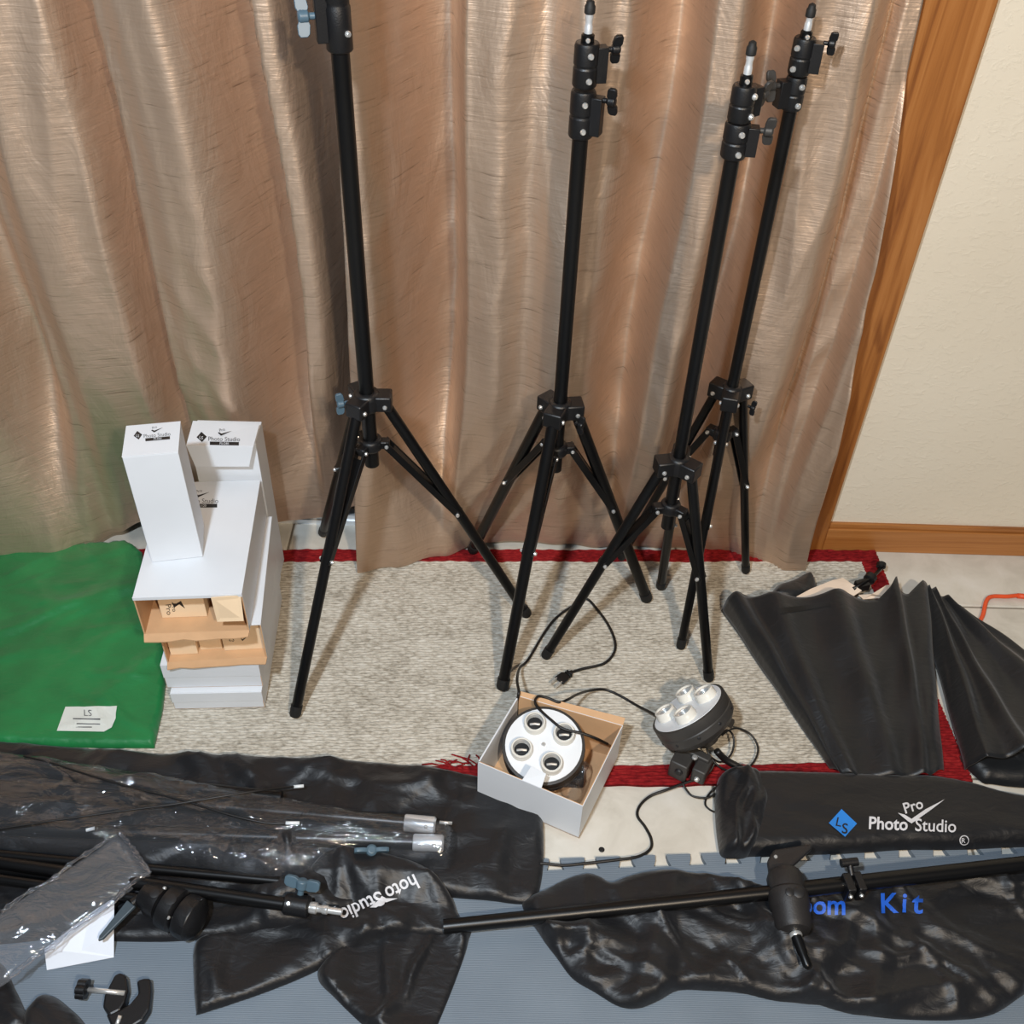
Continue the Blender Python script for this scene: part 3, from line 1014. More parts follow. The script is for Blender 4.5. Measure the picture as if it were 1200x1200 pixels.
# printing on top of the top carton
def box_print(parent, target, cx, cy, s, ang, bar_txt='', whole=True):
    c, sn = math.cos(math.radians(ang)), math.sin(math.radians(ang))
    R2 = lambda u, v: (cx + s * (u * c - v * sn), cy + s * (u * sn + v * c))
    dm = poly2d([R2(-30, 0), R2(-24, -7), R2(-17, -1), R2(-23, 6)], 6)
    ck = poly2d([R2(-3, -6), R2(1, -2.5), R2(15, -9), R2(1.5, -5.2), R2(-1.5, -7)], 6)
    bar = poly2d([R2(-13, 5.2), R2(24, 5.2), R2(24, 9.6), R2(-13, 9.6)], 6)
    drape('logo', [dm], target, M['ink'], parent, 0.0004)
    drape('check_mark', [ck], target, M['ink'], parent, 0.0004)
    drape('model_strip', [bar], target, M['ink'], parent, 0.0004)
    tx = [text2d('Photo Studio', *R2(-15.5, 4.2), s * 7.6, ang, wscale=1.02)]
    tp = text2d('Pro', *R2(-1, -7.5), s * 5.2, ang - 14)
    drape('lettering', tx + [tp], target, M['grey_ink'], parent, 0.0004)
    drape('diamond_letters', [text2d('LS', *R2(-27, 2), s * 5.5, ang + 10)], target, M['white_card'], parent, 0.0008)
    if bar_txt:
        drape('strip_lettering', [text2d(bar_txt, *R2(5.5, 8.9), s * 4.0, ang, align='CENTER')], target, M['white_card'], parent, 0.0008)
box_print(tC, bC, 231, 585.5, 0.98, 0, 'PS-120')

# right side flap of the top carton, folded inwards with its cream inner side in view
P, ex, ey = fC
b = MB()
q0 = P + ex * 0.170 + V(0, 0, 0.088)
b.prism([q0 - ex * 0.001, q0 - ex * 0.047 - ey * 0.004, q0 - ex * 0.045 - ey * 0.008 - V(0, 0, 0.052), q0 - ex * 0.001 - ey * 0.014 - V(0, 0, 0.046)], -ey * 0.0015)
b.build('side_flap', M['cream_card'], tC, 0)
# front rim of the lid
b = MB()
b.slab(P + ex * 0.0855 + V(0, 0, 0.0875) - ey * 0.001, ex * 0.0855, ey * 0.001, V(0, 0, 0.0035))
b.build('lid_rim', M['white_card'], tC, 0, 0.0005)
# small boxes inside the cartons
def inner(fr, zb, a0, a1, back, h, d, label, mark=None):
    P, ex, ey = fr
    o = Vector((P.x, P.y, zb)) + ex * a0 + ey * back
    t, bo, tp = solid_box('small_box', label, 'box', o, ex, ey, a1 - a0, d, h, M['cream_card'], 'small boxes inside the cartons')
    if mark:
        drape('print', [text2d(mark[0], *q) for q in mark[1]] + [poly2d(q) for q in mark[2]], bo, M['ink'], t, 0.0004)
    return t
inner(fC, zC + 0.0026, 0.024, 0.098, 0.034, 0.082, 0.22, 'small cream box with black printing inside the top carton of the stack',
      ('Pro', [(194, 708, 9, 82), (201, 707, 7, 82)], [[(201, 705), (205, 708), (212, 704), (217, 713), (210, 708), (204, 712)]]))
inner(fB, zB + 0.0026, 0.004, 0.050, 0.016, 0.078, 0.21, 'small plain cream box leftmost inside the middle open carton')
inner(fB, zB + 0.0026, 0.053, 0.090, 0.024, 0.076, 0.20, 'small plain cream box in the centre of the middle open carton')
inner(fB, zB + 0.0026, 0.094, 0.163, 0.019, 0.079, 0.21, 'small cream box with a black print, rightmost inside the middle open carton',
      ('LS', [(268, 751, 7, 5)], [[(281, 746), (284, 749), (291, 745), (284, 751)]]))
# tall box standing on the top carton
pT0, pT1 = G(178, 659, ZCT + 0.0006), G(238, 652.5, ZCT + 0.0006)
angT = math.degrees(math.atan2(pT1.y - pT0.y, pT1.x - pT0.x))
P, ex, ey = frame(pT0, angT)
wT = (pT1 - pT0).length
tT, boT, toT = solid_box('tall_box', 'tall white box with a printed top standing on the top carton', 'box', P, ex, ey, wT, 0.078, 0.222, M['white_card'], 'tall white boxes')
box_print(tT, toT, 180, 509, 0.78, -5, 'PS-D60')
# second tall box behind, its lid pulled forward with the tuck flap hanging
yl = 1.405
lidp = [WY(218, 522, yl), WY(297, 523, yl)]
zl_ = (lidp[0].z + lidp[1].z) / 2
bl = [G(226, 493, zl_ + 0.004), G(304, 497, zl_ + 0.004)]
wR = (bl[1] - bl[0]).length
angR = math.degrees(math.atan2(bl[1].y - bl[0].y, bl[1].x - bl[0].x))
P, ex, ey = frame((lidp[0].x, yl + 0.018, 0.031), 0.5)
dR = max(0.06, bl[0].y - yl - 0.018)
wR = (lidp[1] - lidp[0]).length
tR = thing('tall_box', 'tall white box behind the stack with its printed lid and tuck flap pulled forward', 'box', tuple(P + ex * wR / 2 + ey * dR / 2), 'tall white boxes')
b = MB()
b.slab(P + ex * wR / 2 + ey * dR / 2 + V(0, 0, (zl_ - 0.031) / 2 - 0.002), ex * (wR / 2 - 0.001), ey * dR / 2, V(0, 0, (zl_ - 0.031) / 2 - 0.002))
b.build('body', M['white_card'], tR, 0, 0.001)
b = MB()
b.prism([lidp[0], lidp[1], bl[1], bl[0]], (0, 0, -0.0016))
lidR = b.build('lid', M['white_card'], tR, 0, 0.0004)
f0, f1 = WY(229, 547, yl - 0.002), WY(292, 547, yl - 0.002)
b = MB()
b.prism([lidp[0], f0, f1, lidp[1]], (0, 0.0016, 0))
b.build('tuck_flap', M['white_card'], tR, 0, 0.0004)
box_print(tR, lidR, 258, 513, 0.92, 1, 'PS-D85')

# ------------------------------------------------------------------ green backdrop cloth
gr = thing('backdrop_cloth', 'folded green backdrop cloth lying on the floor at the left of the boxes', 'cloth', tuple(G(60, 760, 0)))
go = cloth('cloth', [(-160, 642), (-60, 640), (20, 639), (90, 637), (150, 634), (166, 645), (172, 690), (190, 738), (196, 780), (190, 830), (180, 874), (120, 874), (0, 870), (-160, 866)], M['green'], gr, 0.012, 0.006, 0.0075, 11, 0.006, 0.0105, 0.018, 2.6, 0.005, 0.035, 0.1, 0.9, power=0.5, smooth=False)
lab = drape('care_label', [poly2d([(77, 829), (137, 828), (136, 842), (131, 853), (122, 858), (67, 857)], 5)], go, M['label_paper'], gr, 0.0014)
lab.modifiers.new('thickness', 'SOLIDIFY').thickness = 0.0006
tl = [text2d('LS', 98, 841, 10, 0, shear=0.2)]
tl += [text2d('Backdrop Muslin', 86, 844.5, 4.4, 0), text2d('100% Polyester', 88, 850.5, 4.2, 0), text2d('Made in China', 88, 855, 4.2, 0)]
drape('lettering', [text2d('LS', 98, 840, 11, 0)] + [poly2d([(86, 842.5), (118, 843), (118, 844.2), (86, 843.7)]), poly2d([(90, 848), (118, 848.6), (118, 849.8), (90, 849.2)]), poly2d([(89, 852), (108, 852.4), (108, 853.6), (89, 853.2)])], go, M['grey_ink'], gr, 0.0022)

# ------------------------------------------------------------------ lamp heads
def lamp_head(root, O, n, up, sock, sides=32):
    """disc with four sockets; O centre of the white face, n its normal"""
    n = Vector(n).normalized(); up = (Vector(up) - n * Vector(up).dot(n)).normalized(); rt = up.cross(n)
    b = MB(); b.lathe([(0.0615, -0.002), (0.0640, 0.0), (0.0635, 0.0012), (0.001, 0.0016)], O, n, 44)
    b.build('reflector_disc', M['white_enamel'], root)
    b = MB()
    b.lathe([(0.0648, 0.0005), (0.0685, -0.0005), (0.0690, -0.016), (0.0680, -0.018), (0.0690, -0.020), (0.0680, -0.034), (0.060, -0.044), (0.046, -0.052), (0.030, -0.056)], O, n, 44)
    body = b.build('housing', M['grey_plastic'], root, 30)
    for k in range(10):
        a = 2 * math.pi * k / 10
        d = rt * math.cos(a) + up * math.sin(a)
        rivet(body, Vector(O) - n * 0.026 + d * 0.0683, d, 0.003, 0.0012, 'vent', 'ink')
    rivet(root, Vector(O) + n * 0.0014, n, 0.0042, 0.003, 'screw')
    for a in sock:
        d = rt * math.cos(math.radians(a)) + up * math.sin(math.radians(a))
        c = Vector(O) + d * 0.0375
        b = MB()
        b.lathe([(0.0185, 0.0005), (0.0185, 0.009), (0.0175, 0.011), (0.0175, 0.0155), (0.0165, 0.0165), (0.0146, 0.0162), (0.0142, 0.002), (0.001, 0.002)], c, n, 26)
        so = b.build('socket', M['ceramic'], root, 40)
        b = MB()
        pr = [(0.0141, 0.0135)]
        for q in range(5):
            pr += [(0.0128, 0.0125 - q * 0.0022), (0.0139, 0.0114 - q * 0.0022)]
        pr += [(0.0135, 0.0026), (0.0125, 0.0024)]
        b.lathe(pr, c, n, 22)
        b.f = b.f[:-2]; b.m = b.m[:-2]
        b.build('screw_shell', M['chrome'], so, 40)
        b = MB(); b.lathe([(0.0138, 0.0021), (0.0135, 0.0030), (0.001, 0.0034)], c, n, 22); b.build('well_shade', M['ink'], so, 40)  # black disc: shade of a deeper socket put into its colour
        b = MB(); b.tube([c + n * 0.004 - rt * 0.008, c + n * 0.006, c + n * 0.004 + rt * 0.008], 0.0022, 8); b.build('spring_contact', M['chrome'], so, 40)

# open box with lamp head 1
ZBX = 0.0105
BX = [G(*q, ZBX + 0.092) for q in ((607, 815), (730, 850), (683, 945), (560, 893))]   # rim: back left, back right, front right, front left
BX = [Vector((p.x, p.y, ZBX)) for p in BX]
bc = sum(BX, Vector((0, 0, 0))) / 4
bx = thing('open_carton', 'open white cardboard box on the rug holding a round lamp head', 'box', tuple(bc))
ez = V(0, 0, 1)
b = MB()
BH = 0.092
cols = []
for i, (h) in enumerate((BH, BH * 0.98, BH, BH)):
    a, c = BX[i], BX[(i + 1) % 4]
    e = (c - a).normalized(); nn = Vector((-e.y, e.x, 0))
    if (bc - a).dot(nn) < 0:
        nn = -nn
    b = MB()
    L = (c - a).length
    b.slab((a + c) / 2 + nn * 0.0006 + ez * h / 2, e * (L / 2), nn * 0.0006, ez * h / 2, 0)
    b.slab((a + c) / 2 + nn * 0.0018 + ez * h / 2, e * (L / 2 - 0.0012), nn * 0.0006, ez * h / 2, 0 if i == 3 else 1)
    b.build('wall', [M['white_card'], M['tan_card']], bx, 0)
b = MB(); b.prism([p + ez * 0.0002 for p in BX], ez * 0.002); b.build('base', M['tan_card'], bx, 0)
# tab on the front wall, rim flap at the back right
fm = BX[2] * 0.52 + BX[3] * 0.48 + ez * BH
fe = (BX[2] - BX[3]).normalized(); fo = Vector((fe.y, -fe.x, 0))
b = MB()
b.prism([fm - fe * 0.017, fm + fe * 0.017, fm + fe * 0.015 - fo * 0.022 + ez * 0.010, fm - fe * 0.012 - fo * 0.024 + ez * 0.010], (0, 0, 0.0014))
b.build('tab', M['white_card'], bx, 0, 0.0006)
re = (BX[2] - BX[1]).normalized(); ro = Vector((-re.y, re.x, 0))
rm = BX[1]
for (p0, p1, od, w) in ((BX[0], BX[1], Vector((0.35, 1, 0)).normalized(), 0.012),):
    b = MB()
    b.prism([p0 + ez * (BH * 0.985), p1 + ez * (BH * 0.985), p1 + od * w + ez * (BH + 0.004), p0 + od * w * 0.5 + ez * (BH + 0.004)], (0, 0, 0.0014))
    b.build('rim_flap', M['tan_card'], bx, 0)
l1 = thing('lamp_head', 'round white lamp head with four empty sockets inside the open box', 'lamp', (bc.x, bc.y, ZBX + 0.003), 'four-socket lamp heads')
O1 = G(637, 873, 0.088)
lamp_head(l1, O1, (-0.06, -0.24, 1), (0, 1, 0), (24, 112, 196, 290))
b = MB()
n1 = Vector((-0.06, -0.24, 1)).normalized()
b.tube([O1 - n1 * 0.052, Vector((O1.x + 0.01, O1.y + 0.015, ZBX + 0.006))], 0.022, 16)
b.slab((O1.x + 0.03, O1.y - 0.01, ZBX + 0.016), (0.04, 0, 0), (0, 0.022, 0), (0, 0, 0.012))
b.build('mount', M['black_plastic'], l1, 30, 0.001)
b = MB()
b.tube(pxpath([(606, 838, 0.05), (606, 822, 0.09), (608, 811, 0.112), (606, 797, 0.09), (609, 783, 0.035), (619, 773, 0.016), (639, 740, 0.013), (654, 722, 0.014), (679, 705.5, 0.016), (688, 702, 0.016), (699, 713, 0.014), (712, 731, 0.013), (720, 749, 0.013), (720, 764, 0.013), (708, 777.5, 0.013), (684, 783.5, 0.013), (669, 788, 0.015)], 8), 0.0026, 8)
b.build('power_cord', M['cord'], l1, 180)
p0, p1 = G(669, 788, 0.017), G(647, 805, 0.017)
e = (p1 - p0).normalized(); s_ = Vector((-e.y, e.x, 0))
b = MB()
b.tube([p0 - e * 0.004, p0 + e * 0.006], [0.0035, 0.0055], 10)
for k in range(3):
    b.slab(p0 + e * (0.004 + 0.0045 * k), e * 0.0014, s_ * 0.0068, (0, 0, 0.0052))
b.prism([p0 + e * 0.012 + s_ * 0.0062, p0 + e * 0.016 + s_ * 0.0098, p0 + e * 0.032 + s_ * 0.0105, p0 + e * 0.032 - s_ * 0.0105, p0 + e * 0.016 - s_ * 0.0098, p0 + e * 0.012 - s_ * 0.0062], (0, 0, 0.0055))
pg = b.build('plug', M['black_plastic'], l1, 30, 0.0008)
for sg in (-1, 1):
    b = MB(); b.slab(p0 + e * 0.039 + s_ * sg * 0.0062 + V(0, 0, 0.003), e * 0.008, s_ * 0.0008, (0, 0, 0.003)); b.build('prong', M['chrome'], pg, 0)
# film scrap inside the box
cl = cloth('plastic_film', [(655, 905), (672, 890), (692, 893), (688, 915), (676, 935), (660, 930)], M['clear'], None, 0.02, 0.012, 0.016, 21, 0.003, 0.03, 0.05, 6, 0.004, 0.012)
tag(cl, 'crumpled clear plastic film stuffed beside the lamp head in the open box', 'film')

# lamp head 2, tilted, standing on its bracket
O2 = G(806, 830, 0.110)
n2 = Vector((-0.56, 0.44, 0.70)).normalized()
l2 = thing('lamp_head', 'round lamp head with four sockets tilted up on its dark bracket beside the cables', 'lamp', tuple(G(815, 890, 0.0)), 'four-socket lamp heads')
lamp_head(l2, O2, n2, (0.1, 0.9, 0.0), (18, 100, 190, 282))
bo2 = O2 - n2 * 0.056
b = MB()
b.tube([bo2 + n2 * 0.006, bo2 - n2 * 0.016], 0.017, 16)
b.build('neck', M['grey_plastic'], l2, 40)
kn = G(800, 893, 0.034)
b = MB()
kx = Vector((0.86, -0.5, 0)); ky = Vector((0.5, 0.86, 0))
b.slab(kn, kx * 0.016, ky * 0.024, (0, 0, 0.021))
b.slab(kn + kx * 0.034 + V(0, 0, 0.004), kx * 0.012, ky * 0.018, (0, 0, 0.016))
b.slab(kn + kx * 0.018 + ky * 0.012 + V(0, 0, 0.018), kx * 0.024, ky * 0.008, (0, 0, 0.009))
br2 = b.build('bracket', M['grey_plastic'], l2, 30, 0.003)
rivet(br2, kn - ky * 0.024 + kx * 0.003 + V(0, 0, 0.004), -ky, 0.007, 0.004, 'bolt', 'ink')
rivet(br2, kn + kx * 0.034 - ky * 0.018, -ky, 0.005, 0.004, 'bolt')
rivet(br2, kn + kx * 0.018 + V(0, 0, 0.027), (0, 0, 1), 0.005, 0.003, 'bolt')
b = MB()
wk = G(848, 846, 0.075)
b.tube([bo2 + V(0.02, 0.0, 0.012), wk], 0.004, 10)
b.prism([wk + V(-0.006, 0.010, 0.006), wk + V(0.020, 0.002, -0.004), wk + V(0.014, -0.008, -0.010), wk + V(-0.004, -0.002, 0)], (0, 0.004, 0.004))
b.build('tilt_lever', M['grey_plastic'], l2, 40, 0.0008)
b = MB()
b.tube(pxpath([(840, 880, 0.05), (850, 890, 0.03), (866, 899, 0.02), (876, 905, 0.015)], 6), 0.006, 10)
b.build('cable_sheath', M['cord'], l2, 180)
for pts, r in (([(846, 862, 0.05), (852, 857, 0.05), (864, 853.5, 0.04), (879, 860, 0.03), (888, 875, 0.022), (885, 890, 0.018), (873, 902, 0.018), (855, 903.5, 0.02), (840, 896, 0.03), (829.5, 881, 0.04), (828, 872, 0.05)], 0.0018),
               ([(838, 868, 0.05), (850, 856, 0.05), (858, 860, 0.04), (860, 872, 0.03), (856, 885, 0.022), (845, 893, 0.02), (834, 888, 0.03)], 0.0018),
               ([(800, 918, 0.016), (804, 925, 0.013), (812, 933, 0.012), (828, 935, 0.012), (838, 930, 0.013)], 0.0018)):
    b = MB(); b.tube(pxpath(pts, 8), r, 7); b.build('cable_loop', M['cord'], l2, 180)
b = MB()
b.tube(pxpath([(712, 872, 0.07), (700, 866, 0.098), (684, 860, 0.108), (660, 854, 0.112), (645, 843, 0.114), (631, 830, 0.114), (627, 822, 0.114), (631, 816, 0.112), (642, 818, 0.108), (655, 823, 0.106), (665, 820, 0.100), (676, 814, 0.07), (690, 809.6, 0.03), (708, 808, 0.015), (726, 815, 0.014), (747, 827, 0.018), (768, 838, 0.05), (776, 846, 0.07)], 8), 0.0024, 8)
b.build('power_cord', M['cord'], l2, 180)
b = MB()
b.tube(pxpath([(838, 893, 0.03), (828, 908, 0.018), (804, 917, 0.013), (780, 926, 0.011), (762, 933, 0.006), (750, 944, 0.004), (747, 956, 0.004), (756, 969, 0.004), (763, 983, 0.004), (762, 995, 0.006), (747, 1004, 0.012), (720, 1008, 0.013), (684, 1012, 0.013), (660, 1014, 0.013), (637, 1012, 0.014), (620, 1012, 0.014)], 8), 0.0024, 8)
b.build('power_cord', M['cord'], l2, 180)
sc = MB(); sc.lathe([(0.004, 0), (0.005, 0.001), (0.004, 0.002), (0.0005, 0.0022)], G(705, 996, 0.0), (0, 0, 1), 10)
tag(sc.build('screw', M['ink'], None), 'tiny dark screw head lying on the pale tile beside the black cord', 'screw')

# ------------------------------------------------------------------ folded umbrella softboxes
def umbrella(label, rim_px, ends_px, hs, pleats, seed, lining_px=None, tail=True):
    """ruled pleated sheet from the open rim to the gathered end"""
    N, K = 110, 46
    us = np.linspace(0, 1, N)
    rim = [G(*q) for q in rim_px]
    rk = np.linspace(0, 1, len(rim))
    R_ = np.stack([np.interp(us, rk, [p[i] for p in rim]) for i in range(3)], 1)
    en = [G(*q) for q in ends_px]
    ek = np.linspace(0, 1, len(en))
    E_ = np.stack([np.interp(us, ek, [p[i] for p in en]) for i in range(3)], 1)
    rg = np.random.RandomState(seed)
    ks = [(k, rg.uniform(0.6, 1.2)) for k in pleats]
    t = np.linspace(0, 1, K)
    XY = R_[None, :, :] * (1 - t)[:, None, None] + E_[None, :, :] * t[:, None, None]
    Z = np.zeros((K, N))
    body = np.clip(1 - (2 * us - 1) ** 4, 0, 1)
    for j in range(K):
        base = hs[0] * (1 - t[j]) + hs[1] * t[j]
        ple = sum(a * np.exp(-((us - k - 0.04 * math.sin(2.2 * t[j] + k * 9)) / 0.062) ** 2) for k, a in ks)
        Z[j] = 0.012 + (base * body ** 0.6 * 0.72 + base * 0.42 * ple * body ** 0.3)
    Z += 0.0035 * np.sin(us[None, :] * 25 + 9 * t[:, None]) * np.sin(t[:, None] * 8)
    XY[:, :, 2] = np.maximum(Z, 0.0125)
    c = XY.reshape(-1, 3).mean(0)
    root = thing('folded_umbrella', label, 'umbrella', (c[0], c[1], 0.0105), 'folded black umbrellas')
    b = MB()
    b.add([tuple(p) for p in XY.reshape(-1, 3)], [(j * N + i, (j + 1) * N + i, (j + 1) * N + i + 1, j * N + i + 1) for j in range(K - 1) for i in range(N - 1)])
    o = b.build('canopy', M['nylon_smooth'], root, 180)
    s = o.modifiers.new('thickness', 'SOLIDIFY'); s.thickness = 0.0015; s.offset = -1
    return root, o

u1, u1o = umbrella('black umbrella softbox folded into a pleated fan, cream lining showing at its rim',
         [(846, 713, 0.02), (852, 702, 0.05), (862, 699, 0.055), (872, 703, 0.045), (882, 709, 0.035), (897, 707, 0.045), (915, 706, 0.05), (940, 705, 0.052), (965, 702, 0.06), (985, 694, 0.075), (1002, 690, 0.082), (1018, 696, 0.075), (1032, 694, 0.08), (1046, 681, 0.09), (1055, 665, 0.10), (1061, 678, 0.09), (1070, 683, 0.085), (1082, 678, 0.06), (1088, 692, 0.02)],
         [(972, 902, 0.012), (985, 911, 0.02), (1010, 914, 0.02), (1040, 914, 0.02), (1070, 913, 0.02), (1090, 911, 0.02), (1106, 904, 0.012)],
         (0.062, 0.022), (0.07, 0.28, 0.52, 0.74, 0.92), 4)
# cream lining of the far half of the canopy, and black pieces behind it
b = MB()
def sheet(name, pts, mat, parent, n=1, thick=0.0012):
    b = MB()
    b.prism([G(*p) for p in pts], (0, 0, -thick))
    return b.build(name, mat, parent, 0)
sheet('lining', [(928, 702, 0.040), (950, 690, 0.045), (975, 680, 0.05), (988, 677, 0.05), (998, 684, 0.05), (1010, 692, 0.045), (990, 705, 0.03), (950, 712, 0.03)], M['bone'], u1)
sheet('lining', [(1006, 697, 0.04), (1022, 696, 0.05), (1038, 686, 0.055), (1048, 684, 0.05), (1040, 700, 0.04), (1012, 702, 0.035)], M['bone'], u1)
o = cloth('far_panel', [(902, 706), (907, 690), (925, 683), (948, 674), (957, 690), (945, 706), (920, 712)], M['nylon_smooth'], u1, 0.028, 0.02, 0.006, 31, 0.005)
b = MB()
b.tube([G(1000, 690, 0.045), G(1022, 677, 0.040), G(1036, 662, 0.034)], 0.004, 10)
b.build('shaft', M['black_metal'], u1, 180)
b = MB()
b.lathe([(0.006, 0), (0.012, 0.004), (0.012, 0.016), (0.007, 0.019)], G(1017, 681, 0.036), (0.5, 0.6, 0.1), 14)
b.lathe([(0.006, 0), (0.0095, 0.003), (0.0095, 0.012), (0.005, 0.015)], G(1032, 666, 0.034), (0.3, 0.9, 0.3), 14)
b.slab(G(1010, 686, 0.034), (0.012, 0.004, 0), (-0.003, 0.009, 0), (0, 0, 0.008))
kb = b.build('rib_hub', M['black_plastic'], u1, 40)
b = MB()
b.add([], [])
drape('velcro_strip', [poly2d([(911, 713), (940, 710), (973, 706), (973, 710), (940, 716), (913, 720)], 5)], u1o, M['rubber'], u1, 0.001)

u2, u2o = umbrella('second black umbrella folded into a long cone at the right edge',
         [(1074, 700, 0.015), (1086, 690, 0.03), (1092, 692, 0.035), (1098, 697, 0.035), (1106, 704, 0.03), (1116, 713, 0.02), (1128, 722, 0.012)],
         [(1130, 903, 0.012), (1150, 900, 0.03), (1180, 893, 0.04), (1210, 888, 0.04), (1250, 880, 0.04), (1290, 860, 0.03), (1300, 835, 0.012)],
         (0.035, 0.062), (0.16, 0.42, 0.70, 0.9), 9)
o = cloth('gathered_end', [(1126, 884), (1160, 872), (1200, 866), (1250, 862), (1250, 920), (1200, 921), (1165, 917), (1150, 913)], M['nylon_smooth'], u2, 0.02, 0.02, 0.008, 33, 0.006)

oc = thing('orange_cord', 'orange cord bent on the pale tile floor at the right edge', 'cord', tuple(G(1170, 730, 0.0)))
b = MB()
b.tube(pxpath([(1230, 712, 0.006), (1215, 705, 0.006), (1199, 698, 0.006), (1180, 699, 0.006), (1163, 699, 0.006), (1156, 704, 0.006), (1152, 720, 0.006), (1147, 732, 0.006), (1149, 742, 0.006), (1156, 751, 0.006), (1163, 758, 0.006), (1168, 768, 0.006), (1178, 790, 0.006)], 7), 0.0042, 10)
b.build('cord_body', M['orange'], oc, 180)
b = MB()
pp = G(1199, 698, 0.006)
b.tube([pp + V(-0.012, -0.001, 0), pp + V(0.012, -0.003, 0)], 0.0055, 10)
b.build('cord_clip', M['orange'], oc, 180)

# ------------------------------------------------------------------ carry bags on the right
bg = thing('carry_bag', 'long flat black carry bag with a white check mark and a blue diamond', 'bag', tuple(G(1030, 955, 0)))
bgo = cloth('bag_body', [(842, 916), (852, 909), (880, 905), (940, 906), (1000, 908), (1060, 910), (1095, 911), (1140, 920), (1180, 931), (1240, 940), (1320, 950), (1320, 1000), (1240, 993), (1190, 992), (1120, 995), (1060, 995), (1000, 999), (940, 1001), (880, 1003), (852, 1004), (843, 985), (841, 950)], M['nylon'], bg, 0.022, 0.022, 0.005, 41, 0.006, 0.0105, 0.014, 0.9, 0.010, 0.04, 0.0, 0.5)
go2 = cloth('gathered_mouth', [(840, 920), (846, 908), (862, 903), (885, 905), (896, 920), (900, 950), (893, 980), (880, 1001), (862, 1006), (846, 1003), (841, 985), (838, 950)], M['nylon'], bg, 0.024, 0.014, 0.014, 43, 0.004, 0.0108, 0.014, 7, 0.006, 0.018, 1.5, 0.7)
drape('check_mark', [poly2d([(1052, 953), (1060, 955), (1068, 960), (1084, 949), (1107, 937), (1090, 950), (1068, 965.5), (1064, 963)], 5)], bgo, M['white_ink'], bg, 0.0012)
drape('lettering', [text2d('Photo', 1017, 971.5, 20.5, 2.2, 0.022, wscale=0.93, maxlen=3)], bgo, M['white_ink'], bg, 0.0012)
drape('lettering', [text2d('Studio', 1071.5, 973.8, 20.5, 2.2, 0.008, wscale=0.93, maxlen=3)], bgo, M['white_ink'], bg, 0.0012)
drape('lettering', [text2d('Pro', 1060, 954, 17.5, -17, 0.018, wscale=0.93, maxlen=3)], bgo, M['white_ink'], bg, 0.0012)
drape('trade_mark', [text2d('R', 1126, 987.5, 8, 0, 0, maxlen=4), ([(1129.5 + r * math.cos(a * math.pi / 10), 984.5 + r * math.sin(a * math.pi / 10)) for a in range(20) for r in (4.6, 5.6)], [(2 * i, 2 * i + 1, (2 * i + 3) % 40, (2 * i + 2) % 40) for i in range(20)])], bgo, M['white_ink'], bg, 0.0012)
drape('logo', [poly2d([(971, 965), (986, 948.5), (1004, 965.5), (990, 981)], 5)], bgo, M['blue_ink'], bg, 0.0012)
drape('diamond_letters', [text2d('L', 978, 968, 15, 12, 0.006, maxlen=5), text2d('S', 985.5, 977, 17, 4, 0.01, maxlen=5)], bgo, M['ink'], bg, 0.0018)
b = MB(); b.tube(pxpath([(846, 918, 0.03), (836, 925, 0.006), (828, 935, 0.005), (827, 944, 0.004), (836, 951, 0.006), (845, 950, 0.03)], 7), 0.0017, 7); b.build('drawstring', M['cord'], bg, 180)

kb_ = thing('carry_bag', 'crumpled black bag with blue lettering lying on the grey mat under the boom pole', 'bag', tuple(G(900, 1100, 0)))
kbo = cloth('bag_body', [(612, 1060), (622, 1050), (645, 1038), (665, 1028), (688, 1022), (703, 1026), (716, 1033), (735, 1026), (760, 1020), (785, 1019), (810, 1022), (835, 1025), (870, 1036), (905, 1040), (950, 1036), (1000, 1030), (1060, 1028), (1120, 1022), (1200, 1014), (1300, 1006), (1300, 1155), (1225, 1152), (1200, 1165), (1165, 1187), (1120, 1194), (1060, 1193), (1000, 1188), (960, 1178), (910, 1172), (870, 1163), (830, 1160), (795, 1160), (772, 1172), (748, 1181), (725, 1178), (700, 1163), (672, 1146), (650, 1118), (630, 1092)], M['nylon'], kb_, 0.010, 0.02, 0.020, 57, 0.005, 0.0105, 0.016, 4.0, 0.006, 0.045)
drape('lettering', [text2d('oom', 935, 1071, 31, 0.5, 0.022, wscale=0.98, maxlen=3)], kbo, M['blue_paint'], kb_, 0.0016)
drape('lettering', [text2d('K', 1030, 1070, 33, -1, 0.02, maxlen=3)], kbo, M['blue_paint'], kb_, 0.0016)
drape('lettering', [text2d('i', 1055.5, 1069, 33, 3, 0.02, maxlen=3)], kbo, M['blue_paint'], kb_, 0.0016)
drape('lettering', [text2d('t', 1069, 1070, 35, 3, 0.02, maxlen=3)], kbo, M['blue_paint'], kb_, 0.0016)

# boom pole with its swivel clamp
bp = thing('boom_pole', 'long black boom pole lying across the crumpled bag with a swivel clamp', 'pole', tuple(G(880, 1050, 0.03)))
bA, bM, bZ = G(520, 1086, 0.030), G(940, 1042, 0.058), G(1330, 998, 0.062)
b = MB(); b.tube([bA, bM], 0.0108, 18); b.build('inner_tube', M['black_metal'], bp, 40)
b = MB(); b.tube([bM - (bZ - bM).normalized() * 0.02, bZ], 0.0122, 18); b.build('outer_tube', M['black_metal'], bp, 40)
